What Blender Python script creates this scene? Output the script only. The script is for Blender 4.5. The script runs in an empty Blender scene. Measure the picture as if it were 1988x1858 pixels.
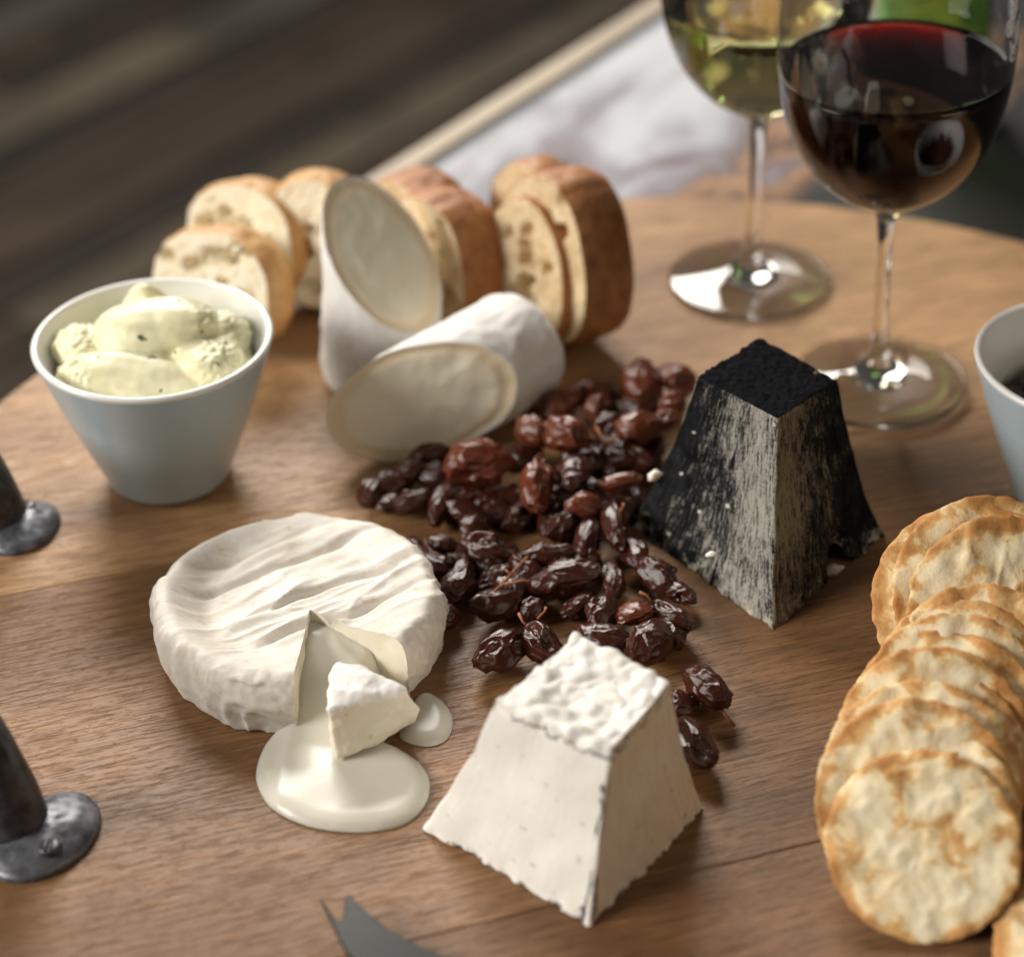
import bpy, bmesh, math, random
import numpy as np
from mathutils import Vector, Matrix, Quaternion, noise as mnoise

# ------------------------------------------------------------------ camera
scene = bpy.context.scene
C = scene.collection
W, H = 1988.0, 1858.0            # pixel frame used for reading the photograph
PITCH, FOC, DIST, ROLL = math.radians(34.5), 4140.0, 0.9, math.radians(-1)
CAM = Vector((0, -DIST * math.cos(PITCH), DIST * math.sin(PITCH)))
FWD = Vector((0, math.cos(PITCH), -math.sin(PITCH)))
_R0 = Vector((1, 0, 0)); _U0 = _R0.cross(FWD)
RGT = math.cos(ROLL) * _R0 + math.sin(ROLL) * _U0
UPV = -math.sin(ROLL) * _R0 + math.cos(ROLL) * _U0
cam_data = bpy.data.cameras.new('camera')
cam = bpy.data.objects.new('camera', cam_data); C.objects.link(cam)
cam.matrix_world = Matrix(((RGT.x, UPV.x, -FWD.x, CAM.x), (RGT.y, UPV.y, -FWD.y, CAM.y),
                           (RGT.z, UPV.z, -FWD.z, CAM.z), (0, 0, 0, 1)))
cam_data.sensor_width = 36.0
cam_data.lens = 36.0 * FOC / W
cam_data.clip_start, cam_data.clip_end = 0.05, 60.0
cam_data.dof.use_dof = True
cam_data.dof.focus_distance = 0.782
cam_data.dof.aperture_fstop = 4.7
scene.camera = cam

def at(x, y, z=0.0):
    """the point at height z that the photograph shows at pixel (x, y)"""
    d = FWD * FOC + RGT * (x - W / 2) - UPV * (y - H / 2)
    return CAM + d * ((z - CAM.z) / d.z)

def mm_px(p):
    return (Vector(p) - CAM).dot(FWD) / FOC

# ------------------------------------------------------------------ light
world = bpy.data.worlds.new('World'); scene.world = world; world.use_nodes = True
bg = world.node_tree.nodes['Background']
bg.inputs[0].default_value = (1.0, 0.94, 0.87, 1); bg.inputs[1].default_value = 0.055

def area(name, az, el, dist, sx, sy, watts, col, aim=(0, 0.02, 0.02)):
    l = bpy.data.lights.new(name, 'AREA'); l.shape = 'RECTANGLE'; l.size, l.size_y = sx, sy
    l.energy = watts; l.color = col
    o = bpy.data.objects.new(name, l); C.objects.link(o)
    a, e = math.radians(az), math.radians(el)
    o.location = Vector(aim) + dist * Vector((math.cos(e) * math.cos(a), math.cos(e) * math.sin(a), math.sin(e)))
    o.rotation_euler = (Vector(aim) - o.location).to_track_quat('-Z', 'Y').to_euler()
    return o
area('window_light', 196, 28, 3.6, 1.5, 1.1, 152, (1.0, 0.955, 0.89))
area('far_window_light', 104, 37, 3.2, 1.5, 0.9, 118, (1.0, 0.95, 0.88))
area('warm_fill_light', -35, 34, 3.0, 1.4, 1.0, 13, (1.0, 0.84, 0.66))  # added warm fill for the shaded right sides, no visible source
scene.view_settings.view_transform = 'Standard'
scene.view_settings.look = 'None'
scene.view_settings.exposure = 0.0
scene.view_settings.gamma = 1.0
scene.render.engine = 'CYCLES'
scene.cycles.use_denoising = True
scene.cycles.max_bounces = 14
scene.cycles.transmission_bounces = 14
scene.cycles.transparent_max_bounces = 12
scene.cycles.sample_clamp_indirect = 6.0
scene.cycles.blur_glossy = 0.5

# ------------------------------------------------------------------ helpers
def fbm(v, octaves=3):
    s, a = 0.0, 1.0
    v = Vector(v)
    for _ in range(octaves):
        s += a * mnoise.noise(v); v = v * 2.03; a *= 0.5
    return s
def nz(x, y=0.0, z=0.0): return mnoise.noise(Vector((x, y, z)))
def sstep(a, b, x):
    t = min(1.0, max(0.0, (x - a) / (b - a))); return t * t * (3 - 2 * t)
def lerp(a, b, t): return a + (b - a) * t

def mesh_obj(name, verts, faces, mat, parent=None, smooth=True, mats=None, uvs=None):
    me = bpy.data.meshes.new(name)
    me.from_pydata([tuple(v) for v in verts], [], faces)
    if smooth: me.polygons.foreach_set('use_smooth', [True] * len(me.polygons))
    me.materials.append(mat)
    if uvs is not None:
        ul = me.uv_layers.new(name='UVMap')
        for li, l in enumerate(me.loops): ul.data[li].uv = uvs[l.vertex_index]
    me.update()
    o = bpy.data.objects.new(name, me); C.objects.link(o)
    if parent is not None: o.parent = parent
    return o
def bm_obj(name, bm, mat, parent=None, smooth=True):
    me = bpy.data.meshes.new(name); bm.to_mesh(me); bm.free()
    if smooth: me.polygons.foreach_set('use_smooth', [True] * len(me.polygons))
    me.materials.append(mat)
    o = bpy.data.objects.new(name, me); C.objects.link(o)
    if parent is not None: o.parent = parent
    return o
def tag(o, label, cat, group=None):
    o['label'] = label; o['category'] = cat
    if group: o['group'] = group
    return o
def thing(name, label, cat, loc=(0, 0, 0), group=None):
    o = bpy.data.objects.new(name, None); C.objects.link(o); o.location = loc
    o.empty_display_size = 0.02
    return tag(o, label, cat, group)
def lathe(profile, seg=96):
    v, f = [], []
    n = len(profile)
    for k in range(seg):
        a = 2 * math.pi * k / seg
        for r, z in profile: v.append((r * math.cos(a), r * math.sin(a), z))
    for k in range(seg):
        for i in range(n - 1):
            a, b = k * n + i, ((k + 1) % seg) * n + i
            f.append((a, b, b + 1, a + 1))
    bm = bmesh.new()
    bv = [bm.verts.new(p) for p in v]
    for q in f: bm.faces.new([bv[i] for i in q])
    bmesh.ops.remove_doubles(bm, verts=bm.verts, dist=1e-6)
    return bm
def smooth_profile(pts, n=60):
    """Catmull-Rom through (r, z) points"""
    out = []
    P = [pts[0]] + list(pts) + [pts[-1]]
    m = len(pts) - 1
    for i in range(m):
        p0, p1, p2, p3 = [np.array(P[i + k], float) for k in range(4)]
        k = max(2, n // m)
        for t in np.linspace(0, 1, k, endpoint=(i == m - 1)):
            q = 0.5 * (2 * p1 + (p2 - p0) * t + (2 * p0 - 5 * p1 + 4 * p2 - p3) * t * t + (3 * p1 - p0 - 3 * p2 + p3) * t ** 3)
            out.append((max(0.0, q[0]), q[1]))
    return out
def tube(path, radii, seg=10, cap=True):
    bm = bmesh.new(); rings = []
    n = len(path); path = [Vector(p) for p in path]
    ref = Vector((0.3, 0.5, 1)).normalized()
    for i, p in enumerate(path):
        t = (path[min(i + 1, n - 1)] - path[max(i - 1, 0)]).normalized()
        a = t.cross(ref); a = a.normalized() if a.length > 1e-4 else t.orthogonal().normalized()
        b = t.cross(a)
        r = radii[i] if hasattr(radii, '__len__') else radii
        ra, rb = (r if hasattr(r, '__len__') else (r, r))
        rings.append([bm.verts.new(p + a * ra * math.cos(2 * math.pi * k / seg) + b * rb * math.sin(2 * math.pi * k / seg)) for k in range(seg)])
    for i in range(n - 1):
        for k in range(seg):
            bm.faces.new((rings[i][k], rings[i][(k + 1) % seg], rings[i + 1][(k + 1) % seg], rings[i + 1][k]))
    if cap:
        bm.faces.new(list(reversed(rings[0]))); bm.faces.new(rings[-1])
    bmesh.ops.recalc_face_normals(bm, faces=bm.faces)
    return bm

# ------------------------------------------------------------------ materials
class NT:
    """tiny node-tree writer"""
    def __init__(s, name):
        s.m = bpy.data.materials.new(name); s.m.use_nodes = True
        s.t = s.m.node_tree; s.t.nodes.clear()
        s.out = s.t.nodes.new('ShaderNodeOutputMaterial')
    def n(s, typ, ins=None, **kw):
        d = s.t.nodes.new(typ)
        for k, v in kw.items(): setattr(d, k, v)
        for k, v in (ins or {}).items():
            sock = d.inputs[k]
            if isinstance(v, bpy.types.NodeSocket): s.t.links.new(v, sock)
            else: sock.default_value = v
        return d
    def coord(s, kind='Object', rot=(0, 0, 0), scale=(1, 1, 1), loc=(0, 0, 0), vec=None):
        v = vec if vec is not None else s.n('ShaderNodeTexCoord').outputs[kind]
        return s.n('ShaderNodeMapping', {'Vector': v, 'Rotation': rot, 'Scale': scale, 'Location': loc}).outputs[0]
    def noise(s, vec, scale, detail=4, rough=0.55, dist=0.0):
        return s.n('ShaderNodeTexNoise', {'Vector': vec, 'Scale': scale, 'Detail': detail, 'Roughness': rough, 'Distortion': dist}).outputs[0]
    def ramp(s, fac, stops, interp='LINEAR'):
        r = s.n('ShaderNodeValToRGB', {'Fac': fac}); cr = r.color_ramp; cr.interpolation = interp
        while len(cr.elements) < len(stops): cr.elements.new(0.5)
        for e, (p, c) in zip(cr.elements, stops):
            e.position = p; e.color = (c, c, c, 1) if not hasattr(c, '__len__') else (*c, 1)
        return r.outputs[0]
    def mix(s, fac, a, b, blend='MIX'):
        d = s.n('ShaderNodeMix', data_type='RGBA', blend_type=blend, clamp_factor=True)
        for i, v in ((0, fac), (6, a), (7, b)):
            if isinstance(v, bpy.types.NodeSocket): s.t.links.new(v, d.inputs[i])
            else: d.inputs[i].default_value = v if i == 0 else ((*v, 1) if len(v) == 3 else v)
        return d.outputs[2]
    def math(s, op, a, b=0.5, clamp=False):
        d = s.n('ShaderNodeMath', operation=op, use_clamp=clamp)
        for i, v in ((0, a), (1, b)):
            if isinstance(v, bpy.types.NodeSocket): s.t.links.new(v, d.inputs[i])
            else: d.inputs[i].default_value = v
        return d.outputs[0]
    def bump(s, h, strength=0.3, dist=0.001, normal=None):
        ins = {'Height': h, 'Strength': strength, 'Distance': dist}
        if normal is not None: ins['Normal'] = normal
        return s.n('ShaderNodeBump', ins).outputs[0]
    def principled(s, color, rough=0.5, normal=None, **kw):
        ins = {'Base Color': color if isinstance(color, bpy.types.NodeSocket) else (*color, 1), 'Roughness': rough}
        if normal is not None: ins['Normal'] = normal
        ins.update(kw)
        p = s.n('ShaderNodeBsdfPrincipled', ins)
        s.t.links.new(p.outputs[0], s.out.inputs['Surface']); return p

def sss(w, r, scale): return {'Subsurface Weight': w, 'Subsurface Radius': r, 'Subsurface Scale': scale}

GA = math.radians(17)             # grain direction of the board
def mat_board(name, tone, seed):
    t = NT(name)
    co = t.coord(rot=(0, 0, -GA), loc=(seed, seed * 0.7, 0))
    warp = t.noise(t.coord(vec=co, scale=(6, 22, 6)), 1.0, 3)
    big = t.noise(t.coord(vec=co, scale=(4, 30, 10)), 1.0, 5, 0.6, 0.4)
    rings = t.n('ShaderNodeTexWave', {'Vector': t.coord(vec=co, scale=(1.2, 26, 8)), 'Scale': 2.0, 'Distortion': 7.0, 'Detail': 3.0, 'Detail Scale': 1.2},
                wave_type='BANDS', bands_direction='Y').outputs[1]
    grain = t.noise(t.coord(vec=co, scale=(40, 620, 100)), 1.0, 5, 0.65)
    pores = t.noise(t.coord(vec=co, scale=(55, 950, 100)), 1.0, 3, 0.6, 0.3)
    dash = t.noise(t.coord(vec=co, scale=(210, 1000, 100), loc=(5, 2, 0)), 1.0, 2, 0.6)
    scrat = t.noise(t.coord(vec=co, rot=(0, 0, 1.0), scale=(30, 900, 100)), 1.0, 2, 0.5, 0.5)
    blot = t.noise(co, 9.0, 4, 0.6)
    c0 = t.ramp(big, [(0.28, tuple(x * 0.60 for x in tone)), (0.5, tone), (0.75, tuple(x * 1.38 for x in tone))])
    c1 = t.mix(t.math('MULTIPLY', rings, 0.30), c0, tuple(x * f for x, f in zip(tone, (0.62, 0.56, 0.50))))
    c2 = t.mix(t.ramp(grain, [(0.35, 0.55), (0.62, 0.0)]), c1, tuple(x * 0.42 for x in tone))
    pf = t.ramp(pores, [(0.36, 1.0), (0.47, 0.0)])
    c3 = t.mix(t.math('MULTIPLY', pf, 0.45), c2, (0.028, 0.014, 0.008))
    c4 = t.mix(t.ramp(blot, [(0.47, 0.0), (0.70, 0.65)]), c3, tuple(x * f for x, f in zip(tone, (0.45, 0.40, 0.38))))
    df = t.ramp(dash, [(0.60, 0.0), (0.66, 1.0)])
    c4 = t.mix(t.math('MULTIPLY', df, 0.42), c4, tuple(x * 0.35 for x in tone))
    sf = t.ramp(scrat, [(0.30, 1.0), (0.35, 0.0)])
    c5 = t.mix(t.math('MULTIPLY', sf, 0.42), c4, tuple(min(1, x * 1.7) for x in tone))
    h = t.math('ADD', t.math('MULTIPLY', pf, -1.0), t.math('MULTIPLY', grain, 0.55))
    h = t.math('ADD', h, t.math('MULTIPLY', sf, -0.3))
    h = t.math('ADD', h, t.math('MULTIPLY', df, -0.8))
    rg = t.math('ADD', t.math('MULTIPLY', blot, 0.22), 0.38)
    t.principled(c5, rg, t.bump(h, 0.32, 0.0008), **{'Specular IOR Level': 0.34})
    return t.m

def mat_simple(name, col, rough=0.5, **kw):
    t = NT(name); t.principled(col, rough, **kw); return t.m

def mat_glass(name, col=(1, 1, 1), ior=1.5, vol=None, dens=0.0):
    t = NT(name)
    g = t.n('ShaderNodeBsdfGlass', {'Color': (*col, 1), 'Roughness': 0.0, 'IOR': ior})
    t.t.links.new(g.outputs[0], t.out.inputs['Surface'])
    if vol:
        v = t.n('ShaderNodeVolumeAbsorption', {'Color': (*vol, 1), 'Density': dens})
        t.t.links.new(v.outputs[0], t.out.inputs['Volume'])
    return t.m
M = {}
M['plank_back'] = mat_board('board_plank_back', (0.480, 0.275, 0.130), 0.0)
M['plank_mid'] = mat_board('board_plank_mid', (0.300, 0.155, 0.066), 3.1)
M['plank_front'] = mat_board('board_plank_front', (0.255, 0.128, 0.055), 7.7)
M['glass'] = mat_glass('clear_glass')
M['red_wine'] = mat_glass('red_wine', (1, 1, 1), 1.34, (0.78, 0.01, 0.04), 520)
M['white_wine'] = mat_glass('white_wine', (1, 1, 1), 1.34, (0.94, 0.95, 0.05), 11)
M['bottle'] = mat_glass('bottle_green_glass', (0.75, 0.9, 0.6), 1.5, (0.26, 0.48, 0.02), 60)
M['print'] = mat_simple('white_glass_print', (0.85, 0.85, 0.86), 0.5)

def mat_ceramic():
    t = NT('pale_blue_glaze')
    co = t.coord()
    c = t.mix(t.ramp(t.noise(co, 40, 3), [(0.4, 0.0), (0.7, 0.25)]), (0.40, 0.49, 0.53), (0.46, 0.53, 0.555))
    t.principled(c, 0.28, t.bump(t.noise(co, 90, 2), 0.03, 0.001), **{'Coat Weight': 0.25, 'Coat Roughness': 0.12})
    return t.m
M['ceramic'] = mat_ceramic()
def mat_ceramic_lip():
    t = NT('white_glaze'); t.principled((0.74, 0.74, 0.71), 0.25); return t.m
M['ceramic_lip'] = mat_ceramic_lip()

def mat_iron():
    t = NT('wrought_iron'); co = t.coord()
    n1 = t.noise(co, 160, 5, 0.65)
    c = t.ramp(n1, [(0.3, (0.02, 0.019, 0.021)), (0.7, (0.10, 0.10, 0.11))])
    t.principled(c, t.math('ADD', t.math('MULTIPLY', n1, 0.3), 0.26), t.bump(n1, 0.25, 0.0008), Metallic=0.5)
    return t.m
M['iron'] = mat_iron()
def mat_sheen_iron():  # foot plates: window sheen put into a paler base colour
    t = NT('sheen_grey_iron'); co = t.coord(); n1 = t.noise(co, 130, 5, 0.65)
    t.principled(t.ramp(n1, [(0.3, (0.045, 0.046, 0.052)), (0.7, (0.20, 0.205, 0.225))]), t.math('ADD', t.math('MULTIPLY', n1, 0.3), 0.28), t.bump(n1, 0.2, 0.0006), Metallic=0.55)
    return t.m
M['sheen_iron'] = mat_sheen_iron()
def mat_steel():
    t = NT('dark_brushed_steel'); co = t.coord(scale=(60, 900, 60))
    t.principled((0.010, 0.0095, 0.009), 0.36, t.bump(t.noise(co, 1.0, 2), 0.05, 0.0005), Metallic=0.35); return t.m
M['steel'] = mat_steel()

def mat_brie():
    t = NT('bloomy_white_rind'); co = t.coord()
    a = t.noise(co, 55, 5, 0.6); b = t.noise(co, 420, 4, 0.65); c_ = t.noise(t.coord(vec=co, rot=(0, 0, -0.45), scale=(40, 260, 120)), 1.0, 4, 0.6, 0.4)
    c = t.mix(t.ramp(a, [(0.45, 0.0), (0.75, 0.65)]), (0.78, 0.74, 0.675), (0.67, 0.575, 0.44))
    c = t.mix(t.ramp(t.noise(co, 130, 3, 0.6), [(0.61, 0.0), (0.74, 0.6)]), c, (0.60, 0.47, 0.32))
    h = t.math('ADD', t.math('MULTIPLY', c_, 1.2), t.math('MULTIPLY', b, 0.35))
    t.principled(c, 0.78, t.bump(h, 0.6, 0.0009), **sss(0.25, (0.6, 0.45, 0.3), 0.004)); return t.m
M['brie_rind'] = mat_brie()
def mat_paste(name, col, col2, sc=120, bump=0.2, rough=0.55, w=0.4):
    t = NT(name); co = t.coord(); a = t.noise(co, sc, 4, 0.6)
    t.principled(t.mix(t.ramp(a, [(0.42, 0.0), (0.72, 0.7)]), col, col2), rough, t.bump(t.noise(co, sc * 2.5, 4), bump, 0.0007), **sss(w, (0.8, 0.6, 0.35), 0.005)); return t.m
M['brie_paste'] = mat_paste('brie_paste', (0.78, 0.74, 0.62), (0.72, 0.64, 0.48))
M['brie_wedge'] = mat_paste('brie_wedge_rind', (0.82, 0.79, 0.71), (0.76, 0.69, 0.55), 140, 0.3, 0.65)
M['runny'] = mat_simple('runny_cheese', (0.66, 0.63, 0.54), 0.26, **sss(0.55, (0.9, 0.75, 0.5), 0.006), **{'Specular IOR Level': 0.28})
M['log_rind'] = mat_paste('log_white_rind', (0.80, 0.785, 0.76), (0.70, 0.655, 0.60), 70, 0.35, 0.75, 0.2)
def mat_log_cut():
    """ivory paste with a tan ring under the rind; u of the UV runs from centre to rim"""
    t = NT('log_cut_paste'); co = t.coord()
    uv = t.n('ShaderNodeSeparateXYZ', {'Vector': t.n('ShaderNodeTexCoord').outputs['UV']})
    wob = t.math('ADD', uv.outputs[0], t.math('MULTIPLY', t.math('SUBTRACT', t.noise(co, 60, 3), 0.5), 0.30))
    c = t.ramp(wob, [(0.0, (0.86, 0.815, 0.665)), (0.72, (0.87, 0.82, 0.67)), (0.90, (0.84, 0.71, 0.49)), (0.97, (0.84, 0.72, 0.52)), (1.0, (0.85, 0.80, 0.70))])
    t.principled(c, 0.5, t.bump(t.noise(t.coord(vec=co, scale=(90, 60, 30)), 1.0, 4), 0.25, 0.001), **sss(0.35, (0.8, 0.6, 0.35), 0.005)); return t.m
M['log_cut'] = mat_log_cut()

def mat_raisin(name, dark, red):
    t = NT(name); co = t.coord(); r = t.n('ShaderNodeObjectInfo').outputs['Random']
    a = t.noise(t.n('ShaderNodeVectorMath', {0: co, 1: t.n('ShaderNodeCombineXYZ', {0: r, 1: r}).outputs[0]}, operation='ADD').outputs[0], 70, 4, 0.6)
    c = t.mix(t.ramp(a, [(0.40, 0.0), (0.68, 1.0)]), dark, red)
    b = t.noise(co, 260, 4, 0.6, 0.6)
    rg = t.ramp(t.noise(co, 190, 3), [(0.35, 0.12), (0.7, 0.33)])
    t.principled(c, rg, t.bump(b, 0.15, 0.0006), **sss(0.12, (1.0, 0.25, 0.1), 0.003), **{'Specular IOR Level': 0.45}); return t.m
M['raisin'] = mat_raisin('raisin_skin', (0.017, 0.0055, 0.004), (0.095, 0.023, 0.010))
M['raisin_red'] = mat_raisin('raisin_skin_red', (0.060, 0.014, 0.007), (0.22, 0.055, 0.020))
M['stalk'] = mat_simple('raisin_stalk', (0.30, 0.10, 0.028), 0.6)

def mat_cracker():
    t = NT('baked_cracker'); tc = t.n('ShaderNodeTexCoord'); info = t.n('ShaderNodeObjectInfo')
    off = t.n('ShaderNodeVectorMath', {0: info.outputs['Random'], 1: (0.7, 0.9, 0.4)}, operation='MULTIPLY').outputs[0]
    co = t.n('ShaderNodeVectorMath', {0: tc.outputs['Object'], 1: off}, operation='ADD').outputs[0]
    sep = t.n('ShaderNodeSeparateXYZ', {'Vector': tc.outputs['Object']})
    rad = t.math('SQRT', t.math('ADD', t.math('POWER', sep.outputs[0], 2.0), t.math('POWER', sep.outputs[1], 2.0)))
    edge = t.ramp(t.math('MULTIPLY', rad, 1 / 0.04), [(0.78, 0.0), (0.93, 1.0)])
    a = t.noise(co, 62, 4, 0.55, 0.5); b = t.noise(co, 190, 4, 0.6)
    f = t.math('ADD', t.math('ADD', a, t.math('MULTIPLY', edge, 0.18)), t.math('MULTIPLY', t.math('SUBTRACT', b, 0.5), 0.16))
    c = t.ramp(f, [(0.42, (0.87, 0.76, 0.53)), (0.55, (0.83, 0.66, 0.385)), (0.60, (0.69, 0.42, 0.165)), (0.72, (0.50, 0.235, 0.066))])
    t.principled(c, 0.72, t.bump(t.math('ADD', b, t.math('MULTIPLY', t.noise(co, 700, 3), 0.4)), 0.4, 0.0012), **sss(0.15, (0.8, 0.5, 0.25), 0.003)); return t.m
M['cracker'] = mat_cracker()

def mat_crumb(name, c0, c1):
    t = NT(name); co = t.coord()
    a = t.noise(co, 110, 4, 0.6)
    v = t.n('ShaderNodeTexVoronoi', {'Vector': co, 'Scale': 260.0, 'Randomness': 1.0}).outputs[0]
    t.principled(t.mix(t.ramp(a, [(0.4, 0.0), (0.7, 1.0)]), c0, c1), 0.85, t.bump(t.math('ADD', v, a), 0.6, 0.0015), **sss(0.2, (0.8, 0.6, 0.35), 0.004)); return t.m
M['crumb'] = mat_crumb('bread_crumb', (0.74, 0.585, 0.37), (0.56, 0.38, 0.19))
M['crumb_pale'] = mat_crumb('pale_bread_crumb', (0.89, 0.81, 0.63), (0.84, 0.71, 0.48))
def mat_crust(name, c0, c1):
    t = NT(name); co = t.coord(); a = t.noise(co, 75, 5, 0.6)
    t.principled(t.mix(t.ramp(a, [(0.38, 0.0), (0.66, 1.0)]), c0, c1), 0.55, t.bump(t.noise(co, 300, 4), 0.4, 0.001)); return t.m
M['crust'] = mat_crust('bread_crust', (0.46, 0.20, 0.062), (0.26, 0.088, 0.026))
M['crust_pale'] = mat_crust('pale_bread_crust', (0.66, 0.39, 0.15), (0.52, 0.26, 0.085))

def mat_soft():
    t = NT('herbed_soft_cheese'); co = t.coord()
    a = t.noise(co, 80, 4, 0.6)
    c = t.mix(t.ramp(a, [(0.4, 0.0), (0.7, 0.7)]), (0.83, 0.80, 0.57), (0.77, 0.72, 0.41))
    sp = t.noise(co, 210, 2, 0.4)
    c = t.mix(t.ramp(sp, [(0.70, 0.0), (0.73, 1.0)]), c, (0.10, 0.14, 0.04))
    t.principled(c, 0.42, t.bump(t.noise(co, 280, 4, 0.6), 0.3, 0.001), **sss(0.35, (0.8, 0.7, 0.35), 0.005)); return t.m
M['soft'] = mat_soft()

def line_mask(t, val, centre, half):
    """1 where val is within half of centre"""
    return t.math('SUBTRACT', 1.0, t.math('MULTIPLY', t.math('ABSOLUTE', t.math('SUBTRACT', val, centre)), 1.0 / half), True)
def mat_white_face(name, base, alt, streak, flecks):
    """cut side of the white pyramid: UV u along the base, v from base to top"""
    t = NT(name); tc = t.n('ShaderNodeTexCoord'); co = tc.outputs['Object']
    uv = t.n('ShaderNodeSeparateXYZ', {'Vector': tc.outputs['UV']}); u, v = uv.outputs[0], uv.outputs[1]
    a = t.noise(co, 45, 4, 0.6)
    c = t.mix(t.ramp(a, [(0.4, 0.0), (0.72, 0.8)]), base, alt)
    s = t.noise(t.coord(vec=tc.outputs['UV'], scale=(26, 4.5, 1)), 1.0, 4, 0.6, 0.3)
    c = t.mix(t.ramp(s, [(0.45, 0.0), (0.75, streak)]), c, (0.56, 0.42, 0.28))
    fl = t.noise(t.coord(vec=tc.outputs['UV'], scale=(13, 20, 1), loc=(flecks, 0, 0)), 1.0, 2, 0.4, 0.6)
    c = t.mix(t.ramp(fl, [(0.68, 0.0), (0.77, 0.7)]), c, (0.24, 0.25, 0.26))
    sm = t.noise(t.coord(vec=tc.outputs['UV'], scale=(45, 45, 1)), 1.0, 2, 0.5)
    c = t.mix(t.ramp(sm, [(0.72, 0.0), (0.76, 0.6)]), c, (0.16, 0.16, 0.18))
    # ash lines along the upper edge and the two upright edges, broken up
    w1 = t.math('MULTIPLY', t.math('SUBTRACT', t.noise(t.coord(vec=tc.outputs['UV'], scale=(9, 3, 1)), 1.0, 4, 0.7), 0.5), 0.22)
    brk = t.ramp(t.noise(t.coord(vec=tc.outputs['UV'], scale=(7, 7, 1), loc=(flecks * 3, 1, 0)), 1.0, 3), [(0.43, 0.0), (0.50, 1.0)])
    m1 = t.math('MULTIPLY', line_mask(t, t.math('ADD', v, w1), 0.945, 0.011), brk)
    m2 = t.math('MULTIPLY', line_mask(t, t.math('ADD', u, t.math('MULTIPLY', w1, 0.6)), 0.975 if flecks < 1 else 0.02, 0.013), t.ramp(t.noise(co, 90, 3), [(0.47, 0.0), (0.57, 1.0)]))
    m3 = t.math('MULTIPLY', line_mask(t, t.math('ADD', v, t.math('MULTIPLY', w1, 0.35)), 0.01, 0.018), t.ramp(t.noise(co, 170, 2), [(0.52, 0.0), (0.58, 1.0)]))
    mm = t.math('MAXIMUM', t.math('MAXIMUM', m1, m2), m3)
    c = t.mix(t.math('MULTIPLY', mm, 1.6, True), c, (0.035, 0.035, 0.04))
    h = t.math('ADD', t.math('MULTIPLY', s, 0.5 + streak), t.math('MULTIPLY', t.noise(co, 350, 4), 0.35))
    t.principled(c, 0.6, t.bump(t.math('SUBTRACT', h, mm), 0.4, 0.0009), **sss(0.3, (0.7, 0.5, 0.32), 0.004)); return t.m
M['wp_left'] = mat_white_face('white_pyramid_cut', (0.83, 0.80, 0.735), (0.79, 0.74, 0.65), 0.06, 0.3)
M['wp_right'] = mat_white_face('white_pyramid_streaked', (0.80, 0.70, 0.575), (0.75, 0.60, 0.44), 0.45, 1.7)  # streaky cut paste, its warmth partly bounced light put into the colour
def mat_wp_top():
    t = NT('white_pyramid_rind'); tc = t.n('ShaderNodeTexCoord'); co = tc.outputs['Object']
    c = t.mix(t.ramp(t.noise(co, 110, 4, 0.6), [(0.5, 0.0), (0.75, 0.6)]), (0.78, 0.76, 0.715), (0.70, 0.645, 0.57))
    c = t.mix(t.ramp(t.noise(co, 150, 3, 0.55), [(0.70, 0.0), (0.78, 0.75)]), c, (0.22, 0.22, 0.24))
    t.principled(c, 0.8, t.bump(t.noise(co, 300, 5, 0.6), 0.35, 0.001), **sss(0.2, (0.6, 0.5, 0.4), 0.003)); return t.m
M['wp_top'] = mat_wp_top()
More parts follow.
